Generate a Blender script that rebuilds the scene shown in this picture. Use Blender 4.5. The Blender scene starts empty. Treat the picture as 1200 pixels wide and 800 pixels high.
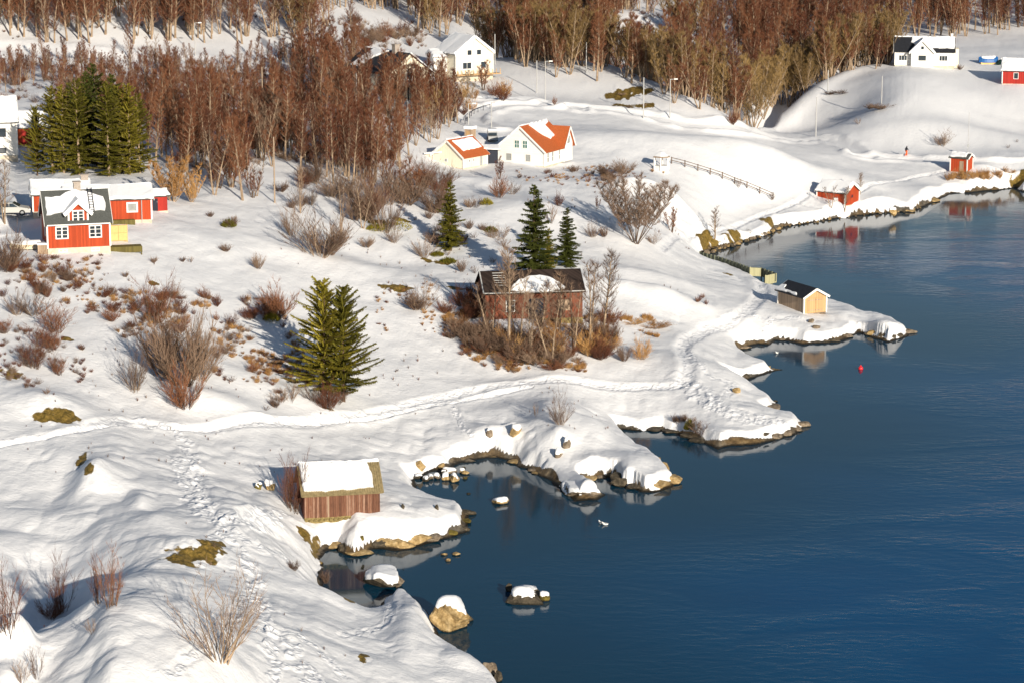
import bpy, bmesh, math, random
import numpy as np
from mathutils import Vector, Matrix
random.seed(7)
R = math.radians
S = bpy.context.scene
COL = S.collection

# ------------------------------------------------------------------ camera, sky, sun, exposure
CAM_H, FPX, PITCH = 60.0, 3000.0, R(11.7)
cam = bpy.data.cameras.new('camera'); camo = bpy.data.objects.new('camera', cam); COL.objects.link(camo)
cam.sensor_width = 36; cam.lens = 36 * FPX / 1200; cam.clip_start = 1; cam.clip_end = 20000
camo.location = (0, 0, CAM_H); camo.rotation_euler = (R(90) - PITCH, 0, 0)
S.camera = camo
SUN_AZ, SUN_EL = R(180 - 23), R(16.5)          # azimuth clockwise from +Y
w = bpy.data.worlds.new('World'); S.world = w; w.use_nodes = True
nt = w.node_tree; nt.nodes.clear()
sky = nt.nodes.new('ShaderNodeTexSky'); sky.sky_type = 'NISHITA'; sky.sun_disc = False
sky.sun_elevation = SUN_EL; sky.sun_rotation = SUN_AZ; sky.altitude = 50; sky.air_density = 1.0; sky.dust_density = 0.3; sky.ozone_density = 1.4
bg = nt.nodes.new('ShaderNodeBackground'); bg.inputs[1].default_value = 0.06
wo = nt.nodes.new('ShaderNodeOutputWorld')
nt.links.new(sky.outputs[0], bg.inputs[0]); nt.links.new(bg.outputs[0], wo.inputs[0])
sl = bpy.data.lights.new('sun', 'SUN'); sl.energy = 5.0; sl.angle = R(0.6); sl.color = (1.0, 0.90, 0.75)
so = bpy.data.objects.new('sun', sl); COL.objects.link(so)
sd = Vector((math.sin(SUN_AZ) * math.cos(SUN_EL), math.cos(SUN_AZ) * math.cos(SUN_EL), math.sin(SUN_EL)))
so.rotation_euler = sd.to_track_quat('Z', 'Y').to_euler(); so.location = sd * 300
S.view_settings.view_transform = 'Standard'; S.view_settings.look = 'None'
S.view_settings.exposure = 0.3; S.view_settings.gamma = 1
S.render.engine = 'CYCLES'
S.cycles.max_bounces = 6; S.cycles.diffuse_bounces = 3; S.cycles.glossy_bounces = 3

# ------------------------------------------------------------------ helpers
def tag(o, label=None, cat=None, group=None, kind=None):
    for k, v in (('label', label), ('category', cat), ('group', group), ('kind', kind)):
        if v: o[k] = v
    return o
def link(o, parent=None):
    COL.objects.link(o)
    if parent is not None: o.parent = parent
    return o
def mk(name, V, F, mat, parent=None, smooth=False, mats=None, mi=None):
    me = bpy.data.meshes.new(name); me.from_pydata([tuple(v) for v in V], [], F)
    for m in (mats or [mat]): me.materials.append(m)
    if mi is not None: me.polygons.foreach_set('material_index', mi)
    if smooth: me.polygons.foreach_set('use_smooth', [True] * len(me.polygons))
    me.update()
    return link(bpy.data.objects.new(name, me), parent)
def empty(name, loc, rz, label, cat, group=None, scale=1):
    o = bpy.data.objects.new(name, None); o.empty_display_size = .5; link(o)
    o.location = loc; o.rotation_euler = (0, 0, rz); o.scale = (scale,) * 3
    return tag(o, label, cat, group)
def dup(o, parent=None):
    c = o.copy(); COL.objects.link(c)
    if parent is not None: c.parent = parent
    for ch in [x for x in kids.get(o.name, [])]: dup(ch, c)
    return c
kids = {}
def dup_thing(root, children, loc, rz, sc, label, group=None):
    r = root.copy(); COL.objects.link(r); r.location = loc; r.rotation_euler = (0, 0, rz); r.scale = sc
    r['label'] = label
    if group: r['group'] = group
    elif 'group' in r: del r['group']
    for ch in children:
        c = ch.copy(); COL.objects.link(c); c.parent = r
    return r
class MB:
    def __init__(s): s.V = []; s.F = []
    def add(s, V, F):
        n = len(s.V); s.V += [tuple(v) for v in V]; s.F += [tuple(i + n for i in f) for f in F]; return s
    def box(s, x0, x1, y0, y1, z0, z1):
        V = [(x, y, z) for z in (z0, z1) for x, y in ((x0, y0), (x1, y0), (x1, y1), (x0, y1))]
        return s.add(V, [(3, 2, 1, 0), (4, 5, 6, 7), (0, 1, 5, 4), (1, 2, 6, 5), (2, 3, 7, 6), (3, 0, 4, 7)])
    def bar(s, a, b, w, h=None):
        a = Vector(a); b = Vector(b); d = (b - a); d.normalize(); h = h or w
        up = Vector((0, 0, 1)) if abs(d.z) < .95 else Vector((1, 0, 0))
        sx = d.cross(up).normalized() * (w / 2); sz = sx.cross(d).normalized() * (h / 2)
        V = [p + i * sx + j * sz for p in (a, b) for i, j in ((-1, -1), (1, -1), (1, 1), (-1, 1))]
        return s.add(V, [(0, 1, 2, 3), (7, 6, 5, 4), (0, 4, 5, 1), (1, 5, 6, 2), (2, 6, 7, 3), (3, 7, 4, 0)])
    def tube(s, pts, rad, n=6, cap=True):
        V = []; F = []; pts = [Vector(p) for p in pts]
        for i, p in enumerate(pts):
            d = (pts[min(i + 1, len(pts) - 1)] - pts[max(i - 1, 0)]).normalized()
            up = Vector((0, 0, 1)) if abs(d.z) < .9 else Vector((1, 0, 0))
            a = d.cross(up).normalized(); b = d.cross(a)
            for k in range(n):
                t = 2 * math.pi * k / n; V.append(p + (a * math.cos(t) + b * math.sin(t)) * rad[i])
        for i in range(len(pts) - 1):
            for k in range(n):
                F.append((i * n + k, i * n + (k + 1) % n, (i + 1) * n + (k + 1) % n, (i + 1) * n + k))
        if cap: F.append(tuple(range(n - 1, -1, -1))); F.append(tuple((len(pts) - 1) * n + k for k in range(n)))
        return s.add(V, F)
    def prism(s, poly, z0, z1):            # poly = xy outline
        n = len(poly)
        return s.add([(x, y, z0) for x, y in poly] + [(x, y, z1) for x, y in poly],
                     [tuple(range(n - 1, -1, -1)), tuple(range(n, 2 * n))] + [(i, (i + 1) % n, n + (i + 1) % n, n + i) for i in range(n)])
    def build(s, name, mat, parent=None, smooth=False): return mk(name, s.V, s.F, mat, parent, smooth)

# ------------------------------------------------------------------ materials
def newmat(name, rough=.7, spec=.3):
    m = bpy.data.materials.new(name); m.use_nodes = True; nt = m.node_tree
    b = nt.nodes['Principled BSDF']; b.inputs['Roughness'].default_value = rough
    b.inputs['Specular IOR Level'].default_value = spec
    return m, nt, b
def node(nt, t, **kw):
    n = nt.nodes.new(t)
    for k, v in kw.items():
        if k.startswith('_'): setattr(n, k[1:], v)
        else: n.inputs[k.replace('_', ' ')].default_value = v
    return n
def ramp(nt, fac, stops):
    r = nt.nodes.new('ShaderNodeValToRGB'); nt.links.new(fac, r.inputs[0])
    while len(r.color_ramp.elements) < len(stops): r.color_ramp.elements.new(.5)
    for e, (p, c) in zip(r.color_ramp.elements, stops): e.position = p; e.color = (*c, 1) if len(c) == 3 else c
    return r.outputs[0]
def coords(nt, kind='Object', scale=(1, 1, 1)):
    tc = nt.nodes.new('ShaderNodeTexCoord'); mp = nt.nodes.new('ShaderNodeMapping'); mp.inputs['Scale'].default_value = scale
    nt.links.new(tc.outputs[kind], mp.inputs[0]); return mp.outputs[0]
def worldpos(nt, scale=(1, 1, 1)):
    g = nt.nodes.new('ShaderNodeNewGeometry'); mp = nt.nodes.new('ShaderNodeMapping'); mp.inputs['Scale'].default_value = scale
    nt.links.new(g.outputs['Position'], mp.inputs[0]); return mp.outputs[0]
def bump(nt, h, b, strength=.5, dist=.05):
    bp = node(nt, 'ShaderNodeBump', Strength=strength, Distance=dist); nt.links.new(h, bp.inputs['Height'])
    nt.links.new(bp.outputs[0], b.inputs['Normal']); return bp
def mixc(nt, fac, a, b):
    m = nt.nodes.new('ShaderNodeMix'); m.data_type = 'RGBA'
    for inp, v in ((m.inputs[0], fac), (m.inputs[6], a), (m.inputs[7], b)):
        if hasattr(v, 'is_output'): nt.links.new(v, inp)
        else: inp.default_value = v if isinstance(v, (int, float)) else (*v, 1)
    return m.outputs[2]
def mathn(nt, op, a, b=None, clamp=False):
    m = nt.nodes.new('ShaderNodeMath'); m.operation = op; m.use_clamp = clamp
    for i, v in enumerate((a, b)):
        if v is None: continue
        if hasattr(v, 'is_output'): nt.links.new(v, m.inputs[i])
        else: m.inputs[i].default_value = v
    return m.outputs[0]
def flat(name, c, rough=.6, spec=.3, var=.15, scale=3.0, bstr=0.0, metal=0):
    m, nt, b = newmat(name, rough, spec)
    n = node(nt, 'ShaderNodeTexNoise', Scale=scale, Detail=5.0, Roughness=.65); nt.links.new(coords(nt), n.inputs['Vector'])
    lo = tuple(x * (1 - var) for x in c); hi = tuple(min(1, x * (1 + var)) for x in c)
    nt.links.new(ramp(nt, n.outputs[0], [(.3, lo), (.7, hi)]), b.inputs['Base Color'])
    b.inputs['Metallic'].default_value = metal
    if bstr: bump(nt, n.outputs[0], b, bstr, .03)
    return m
def planks(name, c, pitch=.14, vert=True, var=.3, weather=None, rough=.7):
    m, nt, b = newmat(name, rough, .2)
    tc = nt.nodes.new('ShaderNodeTexCoord'); sp = nt.nodes.new('ShaderNodeSeparateXYZ'); nt.links.new(tc.outputs['Object'], sp.inputs[0])
    u = mathn(nt, 'ADD', sp.outputs[0], sp.outputs[1]) if vert else sp.outputs[2]
    q = mathn(nt, 'DIVIDE', u, pitch); fl = mathn(nt, 'FLOOR', q); fr = mathn(nt, 'FRACT', q)
    wn = nt.nodes.new('ShaderNodeTexWhiteNoise'); wn.noise_dimensions = '1D'; nt.links.new(fl, wn.inputs['W'])
    n = node(nt, 'ShaderNodeTexNoise', Scale=1.0, Detail=6.0, Roughness=.7)
    nt.links.new(coords(nt, 'Object', (9, 9, 1.2) if vert else (1.2, 1.2, 9)), n.inputs['Vector'])
    f = mathn(nt, 'ADD', mathn(nt, 'MULTIPLY', wn.outputs[0], .5), mathn(nt, 'MULTIPLY', n.outputs[0], .5))
    lo = tuple(x * (1 - var) for x in c); hi = tuple(min(1, x * (1 + var)) for x in c)
    col = ramp(nt, f, [(.2, lo), (.75, hi)])
    if weather:
        n2 = node(nt, 'ShaderNodeTexNoise', Scale=1.0, Detail=6.0, Roughness=.75); nt.links.new(coords(nt, 'Object', (6, 6, .9)), n2.inputs['Vector'])
        col = mixc(nt, ramp(nt, n2.outputs[0], [(.5, (0, 0, 0)), (.68, (1, 1, 1))]), col, weather)
    nt.links.new(col, b.inputs['Base Color'])
    groove = mathn(nt, 'GREATER_THAN', mathn(nt, 'ABSOLUTE', mathn(nt, 'SUBTRACT', fr, .5)), .44)
    bump(nt, mathn(nt, 'SUBTRACT', 1.0, groove), b, .8, .02)
    return m
def snowmat(name='roof_snow_material'):
    m, nt, b = newmat(name, .55, .25)
    n = node(nt, 'ShaderNodeTexNoise', Scale=1.5, Detail=6.0); nt.links.new(coords(nt), n.inputs['Vector'])
    b.inputs['Base Color'].default_value = (.87, .88, .9, 1)
    bump(nt, n.outputs[0], b, .35, .12); return m

M = {}
M['snow'] = snowmat()
# terrain : snow / rock / dry grass
m, nt, b = newmat('terrain_material', .6, .25)
at = {k: nt.nodes.new('ShaderNodeAttribute') for k in ('rock', 'grass', 'trail', 'road')}
for k, a in at.items(): a.attribute_name = k
wp = worldpos(nt)
n1 = node(nt, 'ShaderNodeTexNoise', Scale=1.3, Detail=9.0, Roughness=.7); nt.links.new(wp, n1.inputs['Vector'])
n2 = node(nt, 'ShaderNodeTexNoise', Scale=.35, Detail=4.0); nt.links.new(wp, n2.inputs['Vector'])
n3 = node(nt, 'ShaderNodeTexNoise', Scale=3.2, Detail=8.0, Roughness=.75); nt.links.new(wp, n3.inputs['Vector'])
rockc = mixc(nt, ramp(nt, n2.outputs[0], [(.42, (0, 0, 0)), (.62, (1, 1, 1))]),
             ramp(nt, n1.outputs[0], [(.3, (.05, .035, .02)), (.5, (.19, .125, .06)), (.72, (.42, .30, .15))]),
             ramp(nt, n1.outputs[0], [(.3, (.035, .03, .025)), (.52, (.16, .14, .11)), (.75, (.36, .31, .24))]))
spz = nt.nodes.new('ShaderNodeSeparateXYZ'); g = nt.nodes.new('ShaderNodeNewGeometry'); nt.links.new(g.outputs['Position'], spz.inputs[0])
zz = mathn(nt, 'ADD', spz.outputs[2], mathn(nt, 'MULTIPLY', n3.outputs[0], .25))
wet = ramp(nt, zz, [(.2, (1, 1, 1)), (.34, (0, 0, 0))])
rockc = mixc(nt, wet, rockc, (.018, .016, .012))
grassc = ramp(nt, n3.outputs[0], [(.3, (.035, .028, .007)), (.5, (.17, .115, .025)), (.7, (.38, .24, .07))])
snowc = mixc(nt, at['trail'].outputs['Fac'], (.85, .855, .875), (.84, .85, .88))
def mask(a, lo=.42, hi=.58, ns=n3):
    return ramp(nt, mathn(nt, 'ADD', a.outputs['Fac'], mathn(nt, 'MULTIPLY', mathn(nt, 'SUBTRACT', ns.outputs[0], .5), .7)), [(lo, (0, 0, 0)), (hi, (1, 1, 1))])
c = mixc(nt, mask(at['road']), snowc, (.62, .63, .66))
c = mixc(nt, mask(at['grass'], .46, .56, n1), c, grassc)
rm = mask(at['rock'])
c = mixc(nt, rm, c, rockc)
nt.links.new(c, b.inputs['Base Color'])
nb = node(nt, 'ShaderNodeTexNoise', Scale=2.2, Detail=8.0, Roughness=.6); nt.links.new(wp, nb.inputs['Vector'])
nb2 = node(nt, 'ShaderNodeTexNoise', Scale=2.4, Detail=9.0, Roughness=.75, Distortion=.6); nt.links.new(worldpos(nt, (1, 1, 2.2)), nb2.inputs['Vector'])
hh = mathn(nt, 'ADD', mathn(nt, 'MULTIPLY', nb.outputs[0], .17), mathn(nt, 'MULTIPLY', mathn(nt, 'MULTIPLY', nb2.outputs[0], 1.3), rm))
nv = node(nt, 'ShaderNodeTexVoronoi', Scale=2.6); nt.links.new(wp, nv.inputs['Vector'])
hh = mathn(nt, 'ADD', hh, mathn(nt, 'MULTIPLY', mathn(nt, 'MULTIPLY', nv.outputs[0], at['trail'].outputs['Fac']), .22))
nd = node(nt, 'ShaderNodeTexNoise', Scale=1.0, Detail=6.0, Roughness=.55, Distortion=1.2); nt.links.new(worldpos(nt, (.9, 2.2, 1)), nd.inputs['Vector'])
hh = mathn(nt, 'ADD', hh, mathn(nt, 'MULTIPLY', mathn(nt, 'ABSOLUTE', mathn(nt, 'SUBTRACT', nd.outputs[0], .5)), .16))
bump(nt, hh, b, .85, .5)
M['terrain'] = m
# water
m, nt, b = newmat('water_material', .06, .5)
b.inputs['IOR'].default_value = 1.33; b.inputs['Specular IOR Level'].default_value = .19; b.inputs['Specular Tint'].default_value = (.42, .72, 1, 1)
wv = node(nt, 'ShaderNodeTexNoise', Scale=1.0, Detail=5.0, Roughness=.6, Distortion=.4); nt.links.new(worldpos(nt, (.55, 1.15, 1)), wv.inputs['Vector'])
wv2 = node(nt, 'ShaderNodeTexNoise', Scale=1.0, Detail=3.0, Distortion=.8); nt.links.new(worldpos(nt, (.05, .09, 1)), wv2.inputs['Vector'])
calm = ramp(nt, wv2.outputs[0], [(.38, (.25, .25, .25)), (.6, (1, 1, 1))])
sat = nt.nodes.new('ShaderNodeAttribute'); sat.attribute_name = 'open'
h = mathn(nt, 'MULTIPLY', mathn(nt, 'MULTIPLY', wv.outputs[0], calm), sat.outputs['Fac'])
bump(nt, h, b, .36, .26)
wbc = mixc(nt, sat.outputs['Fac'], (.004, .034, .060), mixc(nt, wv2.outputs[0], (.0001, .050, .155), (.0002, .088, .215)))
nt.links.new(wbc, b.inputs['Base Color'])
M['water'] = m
M['birch_bark'] = flat('birch_bark', (.30, .22, .15), .8, .2, .5, 2.5)
M['dark_bark'] = flat('dark_bark', (.12, .08, .055), .85, .1, .4, 3)
def twigmat(name, c, c2):
    m, nt, b = newmat(name, .8, .1)
    oi = nt.nodes.new('ShaderNodeObjectInfo'); n = node(nt, 'ShaderNodeTexNoise', Scale=.9, Detail=3.0); nt.links.new(coords(nt), n.inputs['Vector'])
    f = mathn(nt, 'ADD', mathn(nt, 'MULTIPLY', oi.outputs['Random'], .7), mathn(nt, 'MULTIPLY', n.outputs[0], .5))
    dk = tuple(v * .6 + .01 for v in c) if 'needle' not in name else c
    nt.links.new(ramp(nt, f, [(.15, dk), (.5, c), (.95, c2)]), b.inputs['Base Color']); return m
M['twig_red'] = twigmat('twig_red', (.130, .047, .026), (.235, .104, .054))
M['twig_olive'] = twigmat('twig_olive', (.20, .13, .055), (.32, .21, .085))
M['twig_grey'] = twigmat('twig_grey', (.15, .095, .068), (.29, .20, .14))
M['twig_gold'] = twigmat('twig_gold', (.40, .21, .075), (.55, .32, .12))
M['needle'] = twigmat('needle', (.115, .105, .014), (.24, .20, .025))
M['needle_dark'] = twigmat('needle_dark', (.06, .07, .014), (.13, .13, .025))
M['dry_grass'] = twigmat('dry_grass', (.34, .20, .10), (.52, .34, .18))
M['red_wall'] = planks('red_painted_boards', (.40, .058, .018), .16, True, .2)
M['dred_wall'] = planks('deep_red_boards', (.36, .03, .022), .16, True, .15)
M['barn_wall'] = planks('weathered_red_boards', (.17, .048, .024), .2, True, .4, (.13, .08, .055))
def boardmat(name, c1, c2, c3):
    m, nt, b = newmat(name, .8, .15); oi = nt.nodes.new('ShaderNodeObjectInfo')
    n = node(nt, 'ShaderNodeTexNoise', Scale=1.0, Detail=7.0, Roughness=.75); mp = coords(nt, 'Object', (12, 12, 1.3)); mp.node.inputs['Location'].default_value = (0, 0, 0)
    ad = nt.nodes.new('ShaderNodeVectorMath'); ad.operation = 'ADD'; cb = nt.nodes.new('ShaderNodeCombineXYZ'); nt.links.new(mathn(nt, 'MULTIPLY', oi.outputs['Random'], 50), cb.inputs[0]); nt.links.new(mp, ad.inputs[0]); nt.links.new(cb.outputs[0], ad.inputs[1]); nt.links.new(ad.outputs[0], n.inputs['Vector'])
    f = mathn(nt, 'ADD', mathn(nt, 'MULTIPLY', oi.outputs['Random'], .35), mathn(nt, 'MULTIPLY', n.outputs[0], .8)); nt.links.new(ramp(nt, f, [(.3, c1), (.6, c2), (.82, c3)]), b.inputs['Base Color']); bump(nt, n.outputs[0], b, .5, .02); return m
M['board'] = boardmat('boathouse_red_board', (.075, .036, .024), (.19, .088, .054), (.33, .21, .15))
M['board_dark'] = planks('boathouse_dark_board', (.13, .04, .025), 10, True, .35, (.22, .14, .1))
M['white_wall'] = planks('white_boards', (.82, .80, .76), .16, False, .04)
M['cream_wall'] = planks('cream_boards', (.80, .73, .58), .16, True, .05)
M['raw_wood'] = planks('raw_pine_boards', (.50, .32, .16), .16, True, .14)
M['raw_wood2'] = planks('grey_pine_boards', (.40, .29, .20), .16, True, .25)
M['white'] = flat('white_paint', (.82, .81, .78), .5, .4, .04)
M['black_roof'] = flat('black_roofing_felt', (.02, .022, .028), .7, .3, .3)
M['grey_roof'] = flat('grey_roof_slate', (.085, .09, .085), .7, .3, .25, 6, .3)
M['orange_roof'] = flat('orange_roof_tile', (.42, .105, .03), .7, .3, .2, 5, .4)
M['old_roof'] = flat('mossy_corrugated_roof', (.24, .19, .10), .8, .2, .35, 4, .4)
M['barn_roof'] = planks('dark_barn_roof', (.035, .024, .02), .25, True, .4)
M['stone'] = flat('plaster_foundation', (.55, .48, .38), .8, .2, .2, 2, .3)
M['mossy_stone'] = flat('mossy_stone_footing', (.22, .17, .07), .85, .2, .5, 5, .6)
M['glass'] = flat('window_glass', (.03, .04, .05), .08, .8, .3, 1)
M['glass_green'] = flat('green_window_glass', (.02, .13, .12), .1, .8, .2, 1)
M['curtain'] = flat('grey_curtained_glass', (.30, .31, .30), .2, .6, .15, 2)
M['dark'] = flat('dark_opening', (.012, .016, .03), .6, .3, .3)
M['metal'] = flat('grey_metal', (.32, .33, .34), .4, .5, .1, 3)
M['pole'] = flat('pole_wood', (.34, .26, .19), .8, .2, .25, 3)
M['pole_grey'] = flat('pole_galvanised', (.45, .45, .44), .6, .4, .1, 3)
M['yellow'] = flat('yellow_panel', (.68, .44, .17), .6, .3, .08)
M['deck'] = planks('mossy_deck_boards', (.12, .098, .028), .15, True, .25)
M['brick'] = flat('brick_chimney', (.36, .31, .27), .8, .2, .25, 9, .3)
M['ochre_rock'] = None
def rockmat(name, a, b_, c_):
    m, nt, b = newmat(name, .8, .25)
    n = node(nt, 'ShaderNodeTexNoise', Scale=2.2, Detail=9.0, Roughness=.72); nt.links.new(coords(nt), n.inputs['Vector'])
    col = ramp(nt, n.outputs[0], [(.3, a), (.5, b_), (.7, c_)])
    sp = nt.nodes.new('ShaderNodeSeparateXYZ'); g = nt.nodes.new('ShaderNodeNewGeometry'); nt.links.new(g.outputs['Position'], sp.inputs[0])
    z = mathn(nt, 'ADD', sp.outputs[2], mathn(nt, 'MULTIPLY', n.outputs[0], .2))
    col = mixc(nt, ramp(nt, z, [(.15, (1, 1, 1)), (.26, (0, 0, 0))]), col, (.02, .018, .012))
    nt.links.new(col, b.inputs['Base Color']); bump(nt, n.outputs[0], b, 1.0, .25); return m
M['ochre_rock'] = rockmat('ochre_rock', (.12, .07, .025), (.42, .29, .13), (.66, .50, .28))
M['grey_rock'] = rockmat('grey_rock', (.05, .04, .03), (.22, .17, .12), (.40, .33, .25))
M['dark_rock'] = rockmat('dark_rock', (.02, .018, .012), (.08, .065, .045), (.2, .16, .11))
M['moss_rock'] = rockmat('mossy_rock', (.02, .018, .006), (.13, .10, .02), (.28, .22, .05))
M['car'] = flat('silver_car_paint', (.52, .52, .50), .25, .6, .02, 1)
M['car_dark'] = flat('tinted_glass', (.03, .045, .06), .08, .8, .1, 1)
M['tyre'] = flat('tyre_rubber', (.02, .02, .02), .8, .2, .1)
M['tarp_blue'] = flat('blue_tarpaulin', (.015, .11, .34), .5, .5, .15, 4, .3)
M['tarp_green'] = flat('dark_green_tarpaulin', (.02, .05, .04), .6, .3, .2, 4)
M['orange_cloth'] = flat('orange_trousers', (.72, .12, .03), .8, .1, .1)
M['dark_cloth'] = flat('dark_jacket', (.035, .04, .05), .8, .1, .1)
M['skin'] = flat('skin', (.55, .35, .26), .6, .3, .05)
M['buoy'] = flat('red_buoy', (.70, .02, .03), .4, .5, .05)
M['gull'] = flat('white_feathers', (.82, .82, .8), .7, .2, .05)
M['pier'] = planks('dark_green_pier_boards', (.13, .14, .10), .22, True, .3)
M['pier_light'] = planks('pale_green_pier_boards', (.42, .40, .24), .22, True, .12)

# ------------------------------------------------------------------ pixel <-> world (photo pixels, 1200 x 800)
def ray(px, py):
    x = (px - 600) / FPX; y = -(py - 400) / FPX
    return np.array([x, math.cos(PITCH) + y * math.sin(PITCH), y * math.cos(PITCH) - math.sin(PITCH)])
def P(px, py, z=0.0):
    d = ray(px, py); k = (z - CAM_H) / d[2]; return d[0] * k, d[1] * k
def proj(x, y, z):
    dz = z - CAM_H; dep = y * math.cos(PITCH) - dz * math.sin(PITCH); up = y * math.sin(PITCH) + dz * math.cos(PITCH)
    return 600 + FPX * x / dep, 400 - FPX * up / dep
def smooth(a, b, x): t = np.clip((x - a) / (b - a), 0, 1); return t * t * (3 - 2 * t)
def hsh(i, j, s):
    n = (i.astype(np.int64) * 374761393 + j.astype(np.int64) * 668265263 + s * 144665) & 0xffffffff
    n = ((n ^ (n >> 13)) * 1274126177) & 0xffffffff
    return ((n ^ (n >> 16)) & 0xffff) / 65535.0
def vn(x, y, s=0):
    i = np.floor(x); j = np.floor(y); u = x - i; v = y - j; u = u * u * (3 - 2 * u); v = v * v * (3 - 2 * v)
    return (hsh(i, j, s) * (1 - u) + hsh(i + 1, j, s) * u) * (1 - v) + (hsh(i, j + 1, s) * (1 - u) + hsh(i + 1, j + 1, s) * u) * v - .5
def fbm(x, y, s=0, o=4, g=.5):
    r = 0; a = 1
    for k in range(o): r = r + a * vn(x * 2 ** k, y * 2 ** k, s + k * 7); a *= g
    return r

# ------------------------------------------------------------------ shoreline (traced waterline, photo pixels at z = 0)
SHORE = [(3500,190),(1500,205),(1300,212),(1215,222),(1200,226),(1193,224),(1191,220.5),(1170,223.5),(1147,225),(1116,227),(1104,232.5),(1090,240),(1079,244),(1068,249),(1050,248.5),
 (1020,252),(1000,254),(980,257),(960,260),(940,264),(917,266.5),(904,274),(880,282),(853,290.5),(835,293.5),(823,300),(816,303),(830,307),(844,312),(860,317),(874,323),(886,331),(898,337),(908,340),
 (918,342),(935,344),(952,350),(965,356),(975,358),(984,360),(1005,366),(1018,372),(1030,373),(1050,379),(1058,384),(1068,390),(1059,396),(1041,401),(1027,396.5),(1015,393),(1005,390),(997,395),
 (990,399.5),(967,402),(939,403.5),(928,401),(909,399.5),(900,403),(887,403),(875,407.5),(867,410),(872,417),(882,424),(890,428),(900,431),(911,434.5),(896,438),(872,445),(866,448),(875,455),(893,465),(911,472.5),
 (912,478.5),(901,485),(914,489),(935,490.5),(941,496.5),(939,504),(926,510),(908,516),(884,520),(860,522),(840,526),(830,520.5),(815,514.5),(797,509),(775,504.5),(751,505),(727,502.5),(731,508),(742,520),(748,524),
 (760,531),(772,540),(781,551),(796,564),(784,570.5),(767,578),(752,577),(737,570.5),(721,569),(718,561),(704,560),(692,564.5),(683,562),(689,568),(700,575),(711,580),(700,585),(673,588),(665,578),(648,567),(640,559),
 (622,551),(607,546),(601,540),(580,536.5),(553,538.5),(541,542),(524,549),(510,552),(498,556),(485,561),(488,570),(491,578),(497,583),(508,588),(520,594.5),(542,597),(551,602),(548,612),(547,623),(538,626),(514,632),(508,635),(475,643),
 (454,645.5),(436,644),(433,648.5),(415,652),(407,648.5),(395,642),(383,644),(376,652),(377,672),(388,704),(408,726),(428,730),(441,724),(447,708),(453,697),(480,699),(497,714),(507,732),(522,754),(545,775),(568,789),
 (585,802),(620,850),(700,1000),(760,1300),(3500,1300)]
SW = np.array([P(a, b, 0) for a, b in SHORE])
# snow surface control heights (photo px, py, z)
CTL = """0 800 8.5;150 800 8;300 800 6;400 800 4.2;500 800 2.4;560 800 1.4;0 740 6.5;50 690 6;0 660 6.5;100 720 8.6;250 740 7.6;160 700 8.3;150 620 7;250 620 6.4;330 640 5;400 720 3.4;360 700 4.4;300 700 6;
300 760 6.6;200 770 8;440 760 3.4;480 720 2.2;500 760 2.4;460 705 1.6;385 650 3.4;398 690 2.9;370 640 3.6;345 615 4.2;120 545 7.2;220 540 5.4;300 540 4;200 590 6;300 590 4.6;0 520 8;150 492 6.6;60 570 6.6;0 610 6.2;330 560 3.4;
400 612 2.2;440 605 2;480 600 1.9;520 605 1.3;470 575 1.9;440 560 2.2;400 490 3.4;520 468 3;600 447 3.1;700 450 3;800 455 2.3;560 505 2;650 495 3.3;700 520 3.4;745 548 3;765 560 2;600 520 1.8;
860 480 1.8;900 497 1.3;840 505 1.8;860 430 2;0 440 10;100 440 9;220 450 7.6;300 440 6.8;400 440 5.2;500 420 4.8;620 420 4.6;740 400 4;820 400 3;870 375 2.5;0 380 12;100 380 11.2;200 390 9.8;300 380 8.6;450 360 7.4;560 370 6.4;
700 360 5.8;800 350 4.6;880 350 2.6;930 370 2;980 375 1.3;1020 385 1.5;0 310 14;90 298 14.2;200 300 13.2;300 300 11.8;400 300 10.2;500 290 9.6;600 300 8.6;700 300 7.2;780 300 5;800 288 4.2;0 250 15.4;150 250 15.6;
250 230 15;330 230 14.2;420 230 13;520 240 11.5;600 240 10.5;680 250 9;745 280 7.4;800 240 7;830 270 3.2;880 260 3.4;920 245 2.8;0 180 16.5;100 190 16.4;200 180 16.5;300 160 16.3;400 150 15.4;480 170 13;530 195 10.8;620 195 10.6;680 200 9.8;
760 200 8.6;820 200 7.6;900 200 5.6;950 215 3;985 240 2;1040 235 2;1100 220 2;1150 205 2.6;0 100 18.5;150 100 18.5;300 100 17.6;400 100 16.8;480 110 15;550 110 13.6;600 140 12.2;700 150 11;800 160 9;870 150 7.4;870 165 7;950 185 5.2;1000 180 4.2;1060 186 3;1130 190 3;1200 195 3;
530 92 14.2;600 78 14.4;650 82 14;700 92 13.4;750 105 12.4;800 122 10.8;840 137 9;0 60 20;150 60 20;300 60 19.5;420 60 18.5;480 60 16.5;0 0 27;150 0 27;300 0 25.5;420 0 23;500 20 17;900 130 6.5;930 115 7.4;960 105 8.8;1000 90 10.4;
1050 160 4.6;1050 130 7.6;1050 100 10.4;1080 80 11.6;1000 140 5.4;1150 140 5.6;1150 100 9.4;1200 100 9.6;1200 150 4.2;1150 75 11.4;1200 70 11.6;920 160 5"""
ctl = []
for t in CTL.replace('\n', '').split(';'):
    a = [float(v) for v in t.split()]; x, y = P(*a); ctl.append((x, y, a[2]))
for i in range(0, len(SHORE) - 1, 2):
    a, b_ = SHORE[i]
    if b_ < 900 and a < 1400: ctl.append((SW[i][0], SW[i][1], 1.0))
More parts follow.
